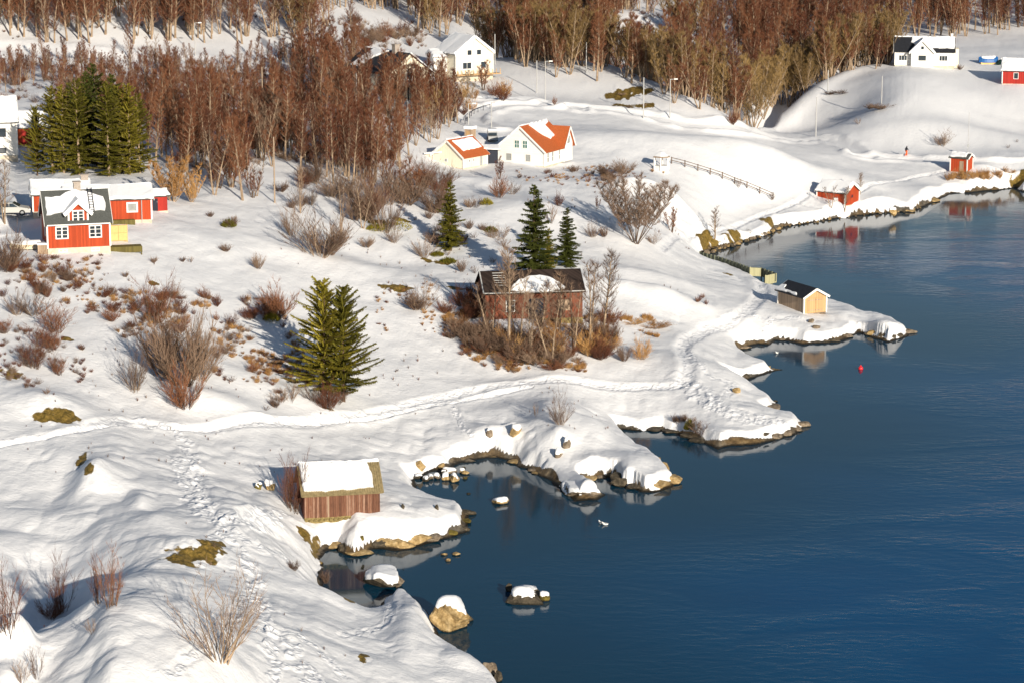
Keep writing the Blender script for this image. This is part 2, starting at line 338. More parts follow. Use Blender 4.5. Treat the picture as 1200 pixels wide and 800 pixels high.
for X, Y, Z in [(-160,520,40),(-60,520,24),(0,500,15),(40,500,10),(80,560,12),(130,560,13),(60,620,15),(150,640,28),(0,620,18),(-60,640,34),(-200,700,70),(60,750,20),(200,750,60),(-60,800,60),(60,900,26),(250,900,90),(-250,900,110),(0,1100,70),(300,1300,150),(-300,1300,170),
                (50,1300,60),(0,1800,180),(-700,1800,260),(700,1800,240),(0,3000,300),(-1500,3000,400),(1500,3000,380),(-120,250,22),(-150,350,28),(-140,180,14),(-60,120,9),(-100,100,12),(-300,300,50),(-300,150,30),(-600,600,90),(-600,200,60),
                (200,500,12),(300,500,20),(600,600,60),(100,100,1),(300,300,1),(140,470,6)]:
    ctl.append((X, Y, Z))
ctl = np.array(ctl)
def uvw(x, y): return x / (y + 80) * 4.0, np.log(y + 80) * 2.2
cu, cv = uvw(ctl[:, 0], ctl[:, 1])
def tk(r2): return .5 * r2 * np.log(r2 + 1e-12)
n = len(ctl)
A = np.zeros((n + 3, n + 3)); A[:n, :n] = tk((cu[:, None] - cu) ** 2 + (cv[:, None] - cv) ** 2) + np.eye(n) * 2e-4
A[:n, n] = A[n, :n] = 1; A[:n, n + 1] = A[n + 1, :n] = cu; A[:n, n + 2] = A[n + 2, :n] = cv
wts = np.linalg.solve(A, np.concatenate([ctl[:, 2], [0, 0, 0]]))
def tps(x, y):
    u, v = uvw(x, y); out = np.empty(u.size); u = u.ravel(); v = v.ravel()
    for i in range(0, u.size, 20000):
        uu = u[i:i + 20000, None]; vv = v[i:i + 20000, None]
        out[i:i + 20000] = tk((uu - cu) ** 2 + (vv - cv) ** 2) @ wts[:n] + wts[n] + wts[n + 1] * uu[:, 0] + wts[n + 2] * vv[:, 0]
    return out.reshape(x.shape)

# fan shaped grid : columns at constant x / y, rows denser near
NC, NR = 900, 1000
td = np.linspace(-.218, .218, NC); ex = .218 * np.geomspace(1.02, 9, 40)
TS = np.concatenate([-ex[::-1], td, ex])
uu = np.linspace(0, 1, NR); a0, a1 = 146 ** -.5, 425 ** -.5
YS = np.concatenate([np.linspace(40, 145, 40), (a0 + uu * (a1 - a0)) ** -2, np.geomspace(426, 640, 110), np.geomspace(646, 6000, 80)])
X = TS[None, :] * YS[:, None]; Y = np.repeat(YS[:, None], len(TS), 1)
# coarse TPS then bilinear upsample
ri = np.unique(np.concatenate([np.arange(0, len(YS), 4), [len(YS) - 1]])); ci = np.unique(np.concatenate([np.arange(0, len(TS), 5), [len(TS) - 1]]))
Hc = tps(X[np.ix_(ri, ci)], Y[np.ix_(ri, ci)])
tmp = np.array([np.interp(np.arange(len(TS)), ci, row) for row in Hc])
H = np.array([np.interp(np.arange(len(YS)), ri, tmp[:, k]) for k in range(tmp.shape[1])]).T
# signed distance to shoreline
def segdist(px_, py_, pts, closed=False):
    d = np.full(px_.shape, 1e9); N = len(pts)
    for i in range(N if closed else N - 1):
        ax, ay = pts[i]; bx, by = pts[(i + 1) % N]; dx, dy = bx - ax, by - ay; L = dx * dx + dy * dy + 1e-9
        t = np.clip(((px_ - ax) * dx + (py_ - ay) * dy) / L, 0, 1)
        d = np.minimum(d, (px_ - ax - t * dx) ** 2 + (py_ - ay - t * dy) ** 2)
    return np.sqrt(d)
def inpoly(px_, py_, pts):
    ins = np.zeros(px_.shape, bool); N = len(pts)
    for i in range(N):
        ax, ay = pts[i]; bx, by = pts[(i + 1) % N]
        c = ((ay > py_) != (by > py_)); t = (bx - ax) * (py_ - ay) / (by - ay + 1e-12) + ax
        ins ^= c & (px_ < t)
    return ins
wob_x = X + .35 * fbm(X / 2.1, Y / 2.1, 5, 3); wob_y = Y + .9 * fbm(X / 2.1, Y / 2.1, 9, 3)
SDV = segdist(wob_x, wob_y, SW, True); SDV = np.where(inpoly(wob_x, wob_y, SW), -SDV, SDV)
PX, PY = proj(X, Y, H)
# undulation of the snow
away = smooth(1, 7, SDV)
farf = smooth(330, 460, Y)
H = H + away * ((.9 - .45 * farf) * fbm(X / 17, Y / 20, 21, 3) + (.30 - .18 * farf) * fbm(X / 4.5, Y / 7, 31, 3) + .35 * farf * fbm(X / 14, Y / 18, 41, 2) + .06 * fbm(X / 1.3, Y / 1.6, 45, 3))
far2 = smooth(600, 900, Y); H = H + far2 * 14 * fbm(X / 120, Y / 120, 51, 4)
# shore bank
bankh = .30 + .75 * np.clip(fbm(X / 5, Y / 5, 61, 3) + .40, 0, 1.2)
prof = smooth(-.15, 1.15, SDV)
Hl = np.minimum(np.maximum(H, .35), np.maximum(bankh, 0) + np.clip(SDV - .3, 0, None) * .85)
H = np.where(SDV > 0, np.maximum(Hl * prof, .04), np.maximum(-3.0, SDV * .7))
rough = smooth(.8, 2.5, SDV) * np.maximum(smooth(14, 5, SDV) * smooth(380, 340, Y) * .8, smooth(235, 215, Y) * smooth(-2, -9, X) * .9)
H = H + .42 * rough * (.75 * np.abs(vn(X / 3.4 + .3 * vn(X, Y, 7), Y / 5.2, 111)) * 2 + .35 * np.abs(vn(X / 1.5, Y / 2.2, 113)) * 2 - .35)
H = H + smooth(1, 4, SDV) * smooth(420, 360, Y) * .07 * np.abs(fbm(X / 2.0, Y / 4.5, 117, 3))
H = np.where(SDV > 0, H + .12 * prof * fbm(X / 1.1, Y / 1.4, 71, 3) * smooth(3.0, .3, SDV), H)

def sampler(G):
    def f(x, y):
        t = x / y; c = np.clip(np.searchsorted(TS, t) - 1, 0, len(TS) - 2); r = np.clip(np.searchsorted(YS, y) - 1, 0, len(YS) - 2)
        a = (t - TS[c]) / (TS[c + 1] - TS[c]); b = (y - YS[r]) / (YS[r + 1] - YS[r])
        return (G[r, c] * (1 - a) + G[r, c + 1] * a) * (1 - b) + (G[r + 1, c] * (1 - a) + G[r + 1, c + 1] * a) * b
    return f
ground = sampler(H)
ks = np.concatenate([np.arange(110, 620, .25), np.arange(620, 2500, 5)])
def hit(px, py):
    d = ray(px, py); d = d / d[1]; x = d[0] * ks; z = CAM_H + d[2] * ks
    under = z < np.maximum(ground(x, ks), 0); i = int(np.argmax(under))
    if not under.any(): i = len(ks) - 1
    lo, hi = ks[max(i - 1, 0)], ks[i]
    for _ in range(8):
        m_ = .5 * (lo + hi)
        if CAM_H + d[2] * m_ < max(float(ground(d[0] * m_, m_)), 0): hi = m_
        else: lo = m_
    return Vector((d[0] * hi, hi, max(float(ground(d[0] * hi, hi)), 0)))
def hitw(pts): return [tuple(hit(a, b))[:2] for a, b in pts]
def box_idx(pts, m):
    p = np.array(pts); r = (YS > p[:, 1].min() - m) & (YS < p[:, 1].max() + m)
    r0, r1 = np.argmax(r), len(r) - np.argmax(r[::-1])
    tmin = (p[:, 0] - m).min() / (p[:, 1]).min() if (p[:, 0] - m).min() < 0 else 0; tmax = (p[:, 0] + m).max() / p[:, 1].min()
    c0, c1 = np.searchsorted(TS, tmin - .01), np.searchsorted(TS, tmax + .01)
    return slice(r0, r1), slice(max(c0 - 1, 0), min(c1 + 1, len(TS)))
def spline(pts, k=6):
    p = np.array(pts, float); out = []
    for i in range(len(p) - 1):
        a = p[max(i - 1, 0)]; b = p[i]; c = p[i + 1]; d = p[min(i + 2, len(p) - 1)]
        for t in np.arange(k) / k:
            out.append(.5 * ((2 * b) + (c - a) * t + (2 * a - 5 * b + 4 * c - d) * t * t + (3 * b - a - 3 * c + d) * t ** 3))
    out.append(p[-1]); return np.array(out)
for line, dep, w0, w1 in [([(540,64),(590,74),(640,78),(690,86),(730,98),(770,113),(800,125),(840,141),(868,151),(880,156)], 5.5, 45, 95), ([(880,156),(895,143),(915,127),(940,112),(975,93),(1010,81),(1045,75)], 5.0, 35, 80)]:
    cp = np.array([hit(*q_)[:2] for q_ in line]); ct = cp[:, 0] / cp[:, 1]; o_ = np.argsort(ct); cy = np.interp(TS, ct[o_], cp[o_, 1]); env = smooth(ct.min() - .004, ct.min() + .012, TS) * smooth(ct.max() + .004, ct.max() - .012, TS)
    dl = Y - cy[None, :]; H = H - dep * env[None, :] * smooth(1, 17, dl) * smooth(w1, w0, dl); H = H + .7 * env[None, :] * np.exp(-((dl + 3) / 5) ** 2)
ground = sampler(H)
TRAIL = np.zeros_like(H); GRASS = np.zeros_like(H); ROAD = np.zeros_like(H)
ROCKA = np.zeros_like(H)
# hummocks : px, py, rx, ry (m), height
BUMPS = [(905,135,10,18,-2.2),(880,145,7,12,-1.0),(945,128,9,16,-1.2),(1075,118,26,20,1.8),(630,83,16,9,1.6),(690,93,14,9,1.8),(745,110,12,9,1.8),(800,130,10,9,1.5),(845,148,7,8,1.0),(730,170,26,8,1.0),(880,190,24,9,1.4),(960,205,12,7,1.0),(650,108,20,7,-.8),(640,250,7,9,1.0),(700,262,8,7,1.0),(110,560,1.6,3.5,1.4),(185,615,1.8,3,.9),(70,575,1.5,4,-.5),(215,640,3,3,.8),(60,478,3.4,3.2,1.3),(640,480,1.5,3.5,.7),(575,507,1.6,1.6,.7),(600,500,1.0,1.0,.5),
 (655,512,1.2,1.5,.8),(745,552,2.6,5,1.3),(690,575,1,3,.6),(470,612,3.4,3.5,.8),(415,635,1.2,2,.5),(525,600,2,2,.3),(480,735,1.6,6,.7),(540,775,2,3,.5),(150,690,5,4,1.2),(20,730,3,4,-1.2),
 (60,700,4,5,-1.3),(10,765,2,2,1.0),(700,505,1.4,5,.5),(1035,385,2.4,2.8,1.0),(990,370,2,2,.5),(880,305,4,3,.4),(700,335,9,4,.9),(760,325,7,3,.7),(420,320,10,4,1.0),(480,345,8,4,.8),(250,470,5,2.5,.8),
 (330,460,6,3,.6),(590,455,4,2,.5),(820,430,5,4,.5),(780,345,6,3,.8),(560,215,6,4,.8),(1110,160,16,7,1.8),(1000,150,12,8,1.2),(960,140,6,8,-1.2),(900,180,12,5,1.2),(740,45,14,14,6),(60,640,3,5,-.8),(140,575,1.2,2.5,-.5),(165,590,.8,2.2,.6)]
for a, b_, rx, ry, hgt in BUMPS:
    x0, y0, z0 = hit(a, b_); r, c = box_idx([(x0, y0)], max(rx, ry) * 3)
    H[r, c] += np.where(SDV[r, c] > .6, 1, 0) * hgt * np.exp(-((X[r, c] - x0) / rx) ** 2 - ((Y[r, c] - y0) / ry) ** 2)
for a, b_, rx, ry, hgt in [(172, 780, 6.2, 10.5, 2.6), (30, 705, 6.5, 11, -1.6), (60, 780, 2.6, 9, -2.0), (12, 745, 1.5, 2.4, 1.5)]:
    x0, y0, z0 = hit(a, b_); r, c = box_idx([(x0, y0)], max(rx, ry) * 2.5); xx = X[r, c] + .8 * fbm(X[r, c] / 3, Y[r, c] / 3, 17, 3); yy = Y[r, c] + 1.4 * fbm(X[r, c] / 3, Y[r, c] / 3, 27, 3)
    H[r, c] += hgt * np.exp(-((((xx - x0) / rx) ** 2 + ((yy - y0) / ry) ** 2) ** 2.2))
# trails : points, width, roughness
TR = [([(0,521),(40,512),(90,502),(150,493),(200,499),(260,499),(330,495),(400,489),(460,480),(520,466),(570,453),(620,447),(700,451),(760,453),(800,449),(806,425),(800,405),(825,388),(860,374),(885,355),(893,340),(890,330)], .8, .6, .0),
 ([(160,493),(195,502),(215,515),(228,545),(235,580),(255,605),(262,625),(285,650),(300,690),(318,735),(322,770),(326,800)], .8, 1.2, 1),
 ([(0,524),(60,512),(150,497),(230,504),(400,494),(530,470),(620,452)], .45, .45, 0),
 ([(215,540),(222,570),(240,600),(275,610),(320,605)], 1.2, 1.1, 1),
 ([(800,449),(815,462),(840,478),(880,492),(915,493)], 1.0, 1.2, 1),
 ([(795,440),(822,452),(850,475),(890,487)], .6, .8, 1),
 ([(530,470),(540,495),(552,510),(560,528)], .4, 1, 1),
 ([(845,380),(870,370),(905,374),(935,372)], .4, .7, 1),([(905,374),(895,395)], .3, .6, 1),
 ([(805,410),(830,440),(860,450),(850,465)], .4, .8, 1),
 ([(290,700),(250,740),(200,790)], .4, .6, 1),([(300,735),(350,745),(400,790)], .5, .8, 1),([(322,740),(345,770),(370,800)], 1.3, 1, 1),([(270,620),(300,640),(330,650)], .5, .8, 1),([(250,630),(330,600)], .5, .8, 1),
 ([(460,705),(455,725),(430,740),(400,745)], .3, .6, 1),
 ([(775,293),(785,283),(810,274),(850,268),(870,262),(900,250),(937,235),(945,228)], .5, .5, 0),
 ([(990,233),(1030,215),(1070,208),(1110,200)], .4, .5, 0),([(930,238),(990,258)], .3, .4, 0)]
for pts, wd, rg, foot in TR:
    wpts = spline(hitw(pts), 4); r, c = box_idx(wpts, 4)
    x, y = X[r, c], Y[r, c]; xx = x + .25 * fbm(x / 1.5, y / 1.5, 91, 2); d = segdist(xx, y, wpts)
    core = smooth(wd * 1.3, wd * .35, d); halo = smooth(wd * 2.3, wd * .6, d)
    sc = .22 + .05 * (y / 250); pr = vn(x / sc, y / (sc * 1.5), 97); pr2 = vn(x / (sc * 2), y / (sc * 2.4), 99)
    tr = halo * smooth(.05, .3, pr2 + (core - .35) * .6)
    if not foot and wd > .6:
        ys_ = H[r, c]; k_ = np.ones(9) / 9; sm_ = np.apply_along_axis(lambda q_: np.convolve(np.pad(q_, 4, 'edge'), k_, 'valid'), 1, ys_); sm_ = np.apply_along_axis(lambda q_: np.convolve(np.pad(q_, 4, 'edge'), k_, 'valid'), 0, sm_); H[r, c] = ys_ + (sm_ - ys_) * smooth(wd * 4, wd * 1.5, d)
    H[r, c] += -.24 * core * (1 - .8 * foot) + rg * ((.08 + .08 * foot) * pr * tr + .04 * tr)
    ridge = np.exp(-((d - wd * 1.5) / (wd * .5)) ** 2); H[r, c] += .07 * ridge * (0.6 + vn(x / .7, y / .7, 101))
    TRAIL[r, c] = np.maximum(TRAIL[r, c], tr)
# ploughed roads
for pts, wd in [([(-60,50),(0,57),(60,62),(120,67),(170,70),(240,72)], 2.2), ([(1010,184),(1060,187),(1130,190),(1200,193),(1260,196)], 1.8), ([(575,150),(552,140),(562,130),(600,123),(650,124),(700,128),(760,137),(820,147),(880,153),(960,164),(1010,184)], 1.6),
                ([(560,116),(620,118),(680,128)], 1.2),([(0,272),(30,262),(50,240),(40,215),(30,190)], 2.2)]:
    wpts = spline(hitw(pts), 4); r, c = box_idx(wpts, 6); x, y = X[r, c], Y[r, c]; d = segdist(x, y, wpts)
    H[r, c] += -.25 * smooth(wd * 1.4, wd * .8, d) + .45 * np.exp(-((d - wd * 1.6) / (.9)) ** 2) * (.8 + vn(x / 2, y / 2, 3))
    ROAD[r, c] = np.maximum(ROAD[r, c], smooth(wd * 1.1, wd * .7, d) * .25)
# bare patches : px, py, rx, ry metres, kind
for a, b_, rx, ry, g_ in [(74,488,1.7,1.3,1),(50,488,1.0,.8,1),(8,439,1.3,1.6,1),(226,649,2.3,1.2,1),(206,655,1.6,1,1),(248,641,1.2,1.0,1),(96,538,.5,2.0,1),(104,548,.5,1,1),(358,628,.5,1.8,1),(370,645,.5,2.2,1),(380,655,.4,2.4,1),(390,668,.45,3,1),(400,682,.4,2.4,1),(410,696,.4,1.5,1),
     (426,770,.4,1.2,1),(862,277,1.6,1.4,1),(824,282,1.0,2.0,1),(828,277,.8,1.4,1),(838,288,1.6,.9,1),(856,283,1.8,.8,1),(80,397,.7,.7,1),(815,568,.3,.3,1),(180,332,.6,.8,1),(535,338,2,.6,1),(465,338,2.2,1.0,1),(520,307,1.4,1.4,1),(500,305,.8,1,1),(445,262,1.6,1.6,1),(470,258,1.4,1.2,1),(340,445,.9,.6,1),
     (362,447,.7,.5,1),(385,480,.8,.6,1),(322,472,.5,.5,1),(853,321,1,.7,1),(900,258,1.5,1.5,1),(748,107,3,3,1),(728,112,3,4,1),(755,124,2,2,1),(730,124,2,2,1),(1197,214,2.2,2,1)]:
    x0, y0, z0 = hit(a, b_); r, c = box_idx([(x0, y0)], max(rx, ry) * 3)
    q = np.exp(-(((X[r, c] - x0) / rx) ** 2 + ((Y[r, c] - y0) / ry) ** 2) * .9) * (1 + 1.1 * fbm(X[r, c] / .7, Y[r, c] / .9, 19, 3))
    GRASS[r, c] = np.maximum(GRASS[r, c], q * 1.0)
    H[r, c] += .25 * q * fbm(X[r, c] / .4, Y[r, c] / .4, 13, 3)
bankr = .52 + 1.1 * fbm(X / 3.0, Y / 3.0, 81, 3)
ROCKA = smooth(1.15, .55, np.where(SDV > 0, H, 0) / (bankh * np.clip(bankr, .15, 1.4))) * smooth(2.2, 1.2, SDV)
ROCKA = np.where(SDV <= 0, 1, ROCKA)
for pts_, wg in [([(352,618),(362,634),(375,652),(388,668),(400,686),(411,703)], .30), ([(372,640),(386,660),(398,676)], .16), ([(204,657),(222,652),(240,645),(256,637)], .55)]:
    wp2 = spline(hitw(pts_), 4); r, c = box_idx(wp2, 3); d = segdist(X[r, c] + .5 * fbm(X[r, c] / .8, Y[r, c] / .8, 23, 3), Y[r, c] + .8 * fbm(X[r, c] / .8, Y[r, c] / .8, 29, 3), wp2); GRASS[r, c] = np.maximum(GRASS[r, c], smooth(wg * 1.8, wg * .6, d))
# ochre grass fringe on the far embankment
FR = smooth(330, 345, Y) * smooth(2.6, 1.0, np.abs(SDV - .6)) * smooth(.95, .6, np.abs((PX - 870) / 65))
GRASS = np.maximum(GRASS, FR * .42)
V = np.stack([X, Y, H], -1).reshape(-1, 3).astype(np.float32)
nr, nc = X.shape
idx = np.arange(nr * nc).reshape(nr, nc)
q = np.stack([idx[:-1, :-1], idx[:-1, 1:], idx[1:, 1:], idx[1:, :-1]], -1).reshape(-1, 4)
def gridmesh(name, V, q, attrs, mat):
    me = bpy.data.meshes.new(name); me.vertices.add(len(V)); me.vertices.foreach_set('co', V.ravel())
    me.loops.add(q.size); me.loops.foreach_set('vertex_index', q.ravel().astype(np.int32)); me.polygons.add(len(q))
    me.polygons.foreach_set('loop_start', np.arange(0, q.size, 4, dtype=np.int32)); me.polygons.foreach_set('loop_total', np.full(len(q), 4, np.int32))
    me.polygons.foreach_set('use_smooth', np.ones(len(q), bool)); me.update(calc_edges=True)
    for k, a in attrs.items():
        at_ = me.attributes.new(k, 'FLOAT', 'POINT'); at_.data.foreach_set('value', a.ravel().astype(np.float32))
    me.materials.append(mat); return link(bpy.data.objects.new(name, me))
gridmesh('ground', V, q, {'rock': ROCKA, 'grass': GRASS, 'trail': TRAIL, 'road': ROAD}, M['terrain'])['kind'] = 'structure'
# water sheet with an attribute that is low close to land (sheltered, smooth)
xs = np.concatenate([[-4000, -800, -200], np.linspace(-60, 140, 161), [200, 800, 4000]]); ys = np.concatenate([[-1500, 0, 80], np.linspace(120, 430, 221), [600, 2000, 7000]])
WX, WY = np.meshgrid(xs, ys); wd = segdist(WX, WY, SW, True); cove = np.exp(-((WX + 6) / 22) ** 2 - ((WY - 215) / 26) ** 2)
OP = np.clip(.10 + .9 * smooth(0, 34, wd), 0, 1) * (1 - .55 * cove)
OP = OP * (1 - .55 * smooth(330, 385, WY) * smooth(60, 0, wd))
VW = np.stack([WX, WY, np.zeros_like(WX)], -1).reshape(-1, 3).astype(np.float32); iw = np.arange(WX.size).reshape(WX.shape)
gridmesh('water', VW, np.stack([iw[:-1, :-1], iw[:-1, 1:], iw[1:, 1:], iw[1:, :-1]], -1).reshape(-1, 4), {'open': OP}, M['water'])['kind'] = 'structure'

# ================================================================== buildings
def fpt(f, W, L, u, w_, z):
    if f == 'F': return (u, -L / 2 - w_, z)
    if f == 'B': return (-u, L / 2 + w_, z)
    if f == 'R': return (W / 2 + w_, u, z)
    return (-W / 2 - w_, -u, z)
def fbox(mb, f, W, L, u0, u1, w0, w1, z0, z1):
    a = fpt(f, W, L, u0, w0, z0); b = fpt(f, W, L, u1, w1, z1)
    mb.box(min(a[0], b[0]), max(a[0], b[0]), min(a[1], b[1]), max(a[1], b[1]), z0, z1); return mb
class House:
    """ridge along local X; F = -Y eave side, L / R = gable ends"""
    def __init__(s, name, label, cat, px, py, phi, W, L, h, rise, wall, roof, found=.5, oh=.35, front='F', group=None, trim=True, gx=.3, mat_found='stone', asym=0):
        p = hit(px, py); s.W, s.L, s.h, s.rise = W, L, h + found, rise; rz = R(phi)
        off = {'F': (0, L / 2), 'R': (-W / 2, 0), 'L': (W / 2, 0), 'FR': (-W / 2, L / 2), 'FL': (W / 2, L / 2)}[front]
        c, sn = math.cos(rz), math.sin(rz)
        s.root = empty(name, (p.x + off[0] * c - off[1] * sn, p.y + off[0] * sn + off[1] * c, p.z - .05), rz, label, cat, group)
        hh = s.h; a, b = W / 2, L / 2; s.oh, s.gx = oh, gx
        Vv = [(x, y, z) for x in (-a, a) for y, z in ((-b, found), (b, found), (b, hh), (0, hh + rise), (-b, hh))]
        s.wall = mk('wall', Vv, [(0, 1, 2, 3, 4), (9, 8, 7, 6, 5), (0, 4, 9, 5), (1, 6, 7, 2), (0, 5, 6, 1)], M[wall], s.root)
        if found > 0: MB().box(-a - .03, a + .03, -b - .03, b + .03, -2.2, found).build('foundation', M[mat_found], s.root)
        else: MB().box(-a + .01, a - .01, -b + .01, b - .01, -2.2, .02).build('foundation', M[mat_found], s.root)
        s.th = math.atan2(rise, b); s.S = math.hypot(rise, b) + oh; mb = MB(); T = .14
        for sg in (-1, 1):
            n = Vector((0, sg * math.sin(s.th), math.cos(s.th))); e = Vector((0, sg * s.S * math.cos(s.th), hh + rise - s.S * math.sin(s.th))); r = Vector((0, 0, hh + rise))
            pts = [r + n * .01, e + n * .01, e + n * T, Vector((0, 0, hh + rise + T / math.cos(s.th)))]
            mb.add([(x, q.y, q.z) for x in (-a - gx, a + gx) for q in pts], [(0, 1, 2, 3), (7, 6, 5, 4), (0, 4, 5, 1), (1, 5, 6, 2), (2, 6, 7, 3)])
        s.T = T; s.roof = mb.build('roof', M[roof], s.root)
        if trim:
            for sx in (-1, 1):
                for sg in (-1, 1):
                    x = sx * (a + gx + .02)
                    MB().bar((x, 0, hh + rise + .02), (x, sg * s.S * math.cos(s.th), hh + rise + .02 - s.S * math.sin(s.th)), .05, .24).build('bargeboard', M['white'], s.root)
            for sx in (-1, 1):
                for sg in (-1, 1):
                    x, y = sx * (a + .02), sg * (b + .02); MB().box(x - .08, x + .08, y - .08, y + .08, found, hh - .02).build('corner_board', M['white'], s.root)
    def rp(s, side, u, v, n=0):
        sg = -1 if side == 'F' else 1; st, ct = math.sin(s.th), math.cos(s.th)
        return Vector((u, sg * (v * ct + n * st), s.h + s.rise + s.T / ct - v * st + n * ct))
    def snow(s, side='F', poly=None, T=.28, name='roof_snow'):
        if poly is None: a = s.W / 2 + s.gx - .02; poly = [(-a, .0), (a, 0), (a, s.S + .05), (-a, s.S + .05)]
        if poly == 'sag':
            a = s.W / 2 + s.gx - .05; poly = []
        pts = spline(poly + [poly[0]], 1)[:-1]; P2 = []
        for i in range(len(poly)):
            p, q = np.array(poly[i]), np.array(poly[(i + 1) % len(poly)]); k = max(1, int(np.linalg.norm(q - p) / .35))
            for j in range(k): P2.append(p + (q - p) * j / k)
        P2 = np.array(P2); P2 = P2 + np.array([[.16 * vn(np.array(p[0] * 1.9 + 5), np.array(p[1] * 2.3), 3), .26 * vn(np.array(p[0] * 2.1), np.array(p[1] * 2.1), 8)] for p in P2])
        c = P2.mean(0); bm = bmesh.new(); rings = []
        for k, (ins, n) in enumerate([(0, .004), (-.02, T * .45), (.06, T * .85), (.2, T)]):
            rr = []
            for p in P2:
                d = c - p; Ld = np.linalg.norm(d) + 1e-6; qd = p + d / Ld * min(ins, Ld * .5); rr.append(bm.verts.new(s.rp(side, qd[0], max(qd[1], .0), n * (1 + .35 * float(vn(np.array(p[0] * 1.1), np.array(p[1] * 1.3 + 4), 5))))))
            rings.append(rr)
        for r0, r1 in zip(rings, rings[1:]):
            for i in range(len(r0)): bm.faces.new((r0[i], r0[(i + 1) % len(r0)], r1[(i + 1) % len(r0)], r1[i]))
        f = bm.faces.new(rings[-1]); bmesh.ops.triangulate(bm, faces=[f]); bmesh.ops.recalc_face_normals(bm, faces=bm.faces)
        me = bpy.data.meshes.new(name); bm.to_mesh(me); bm.free(); me.materials.append(M['snow'])
        return link(bpy.data.objects.new(name, me), s.root)
    def window(s, f, u, z, w_=1.0, h_=1.1, nx=2, nz=3, glass='glass', frame='white', fr=None):
        fr = fr or min(.12, w_ * .085)
        z += 0; mb = MB(); W, L = s.W, s.L
        fbox(mb, f, W, L, u - w_ / 2, u + w_ / 2, .0, .06, z, z + fr); fbox(mb, f, W, L, u - w_ / 2, u + w_ / 2, .0, .06, z + h_ - fr, z + h_)
        fbox(mb, f, W, L, u - w_ / 2, u - w_ / 2 + fr, .0, .058, z + fr, z + h_ - fr); fbox(mb, f, W, L, u + w_ / 2 - fr, u + w_ / 2, .0, .058, z + fr, z + h_ - fr)
        for i in range(1, nx):
            x = u - w_ / 2 + w_ * i / nx; t = (.06 if w_ > 1.2 and nz > 1 else .03) if i * 2 == nx else .025; fbox(mb, f, W, L, x - t, x + t, .0, .05, z + fr, z + h_ - fr)
        for i in range(1, nz):
            q_ = z + h_ * i / nz; fbox(mb, f, W, L, u - w_ / 2 + fr, u + w_ / 2 - fr, .0, .045, q_ - .025, q_ + .025)
        o = mb.build('window', M[frame], s.root)
        fbox(MB(), f, W, L, u - w_ / 2 + fr * .5, u + w_ / 2 - fr * .5, .004, .02, z + fr * .5, z + h_ - fr * .5).build('pane', M[glass], o); return o
    def door(s, f, u, z, w_=.95, h_=2.0, mat='white'):
        o = fbox(MB(), f, s.W, s.L, u - w_ / 2, u + w_ / 2, .0, .06, z, z + h_).build('door', M[mat], s.root)
        fbox(MB(), f, s.W, s.L, u + w_ * .32, u + w_ * .38, .06, .11, z + .95, z + 1.1).build('handle', M['metal'], o); return o
    def chimney(s, u, v=.0, side='F', w_=.6, h_=1.0, mat='brick', snow=False):
        p = s.rp(side, u, v); o = MB().box(u - w_ / 2, u + w_ / 2, p.y - w_ / 2, p.y + w_ / 2, p.z - .6, p.z + h_).build('chimney', M[mat], s.roof)
        MB().box(u - w_ / 2 - .07, u + w_ / 2 + .07, p.y - w_ / 2 - .07, p.y + w_ / 2 + .07, p.z + h_, p.z + h_ + .12).build('chimney_cap', M['snow' if snow else mat], s.root)

# --- red dormer house
h = House('red_house', 'red timber house with a dormer and a slate roof half bare of snow', 'house', 93, 296, 15.5, 6.5, 6.2, 2.75, 2.75, 'red_wall', 'grey_roof', .6, .45)
for u, d in ((-1.75, 0), (1.75, 0)): h.window('F', u, 1.55, 1.35, 1.35, 2, 3)
for u in (-1.7, 1.7): h.window('F', u, .12, .9, .36, 2, 1)
h.window('L', .8, 1.6, 1.0, 1.2); h.window('L', 0, 4.0, .9, 1.0)
Sx = h.S
h.snow('F', [(-3.2, .9), (-2.6, 1.1), (-1.6, .9), (-.9, .35), (0, .1), (1.0, .3), (2.0, .8), (2.9, 1.2), (3.05, 2.1), (2.9, 3.0), (1.6, 3.1), (-1.6, 3.0), (-3.2, 3.4)], .2)
h.snow('B')
# dormer : wall, roof, window as parts
dw, dz0, dz1, dr = 1.0, 3.25, 4.45, .95; yf = -3.12
V_ = [(x, y, z) for y in (yf, -.3) for x, z in ((-dw, dz0), (dw, dz0), (dw, dz1), (0, dz1 + dr), (-dw, dz1))]
dm = mk('dormer', V_, [(4, 3, 2, 1, 0), (5, 6, 7, 8, 9), (0, 5, 9, 4), (1, 2, 7, 6)], M['red_wall'], h.root)
mb = MB(); sn_ = MB()
for sg in (-1, 1):
    for M_, t0, t1, ex_ in ((mb, .01, .12, 0), (sn_, .125, .27, -.04)):
        n_ = Vector((sg * math.sin(R(43)), 0, math.cos(R(43)))); r0 = Vector((0, 0, dz1 + dr)); e0 = Vector((sg * (dw + .45 + ex_), 0, dz1 + dr - (dw + .45 + ex_) * .95))
        pp = [r0 + Vector((0, 0, t0 * 1.4)), e0 + n_ * t0, e0 + n_ * t1, r0 + Vector((0, 0, t1 * 1.4))]
        M_.add([(q.x, y, q.z) for y in (yf - .35 - ex_, .1) for q in pp], [(0, 1, 2, 3), (7, 6, 5, 4), (0, 4, 5, 1), (1, 5, 6, 2), (2, 6, 7, 3), (0, 3, 7, 4)])
mb.build('dormer_roof', M['grey_roof'], dm); sn_.build('dormer_snow', M['snow'], dm)
for sg in (-1, 1): MB().bar((0, yf - .37, dz1 + dr + .03), (sg * (dw + .45), yf - .37, dz1 + dr + .03 - (dw + .45) * .95), .05, .26).build('bargeboard', M['white'], dm)
for sg in (-1, 1): MB().box(sg * dw - .09, sg * dw + .09, yf - .06, yf + .02, dz0 - .2, dz1 + .05).build('corner_board', M['white'], dm)
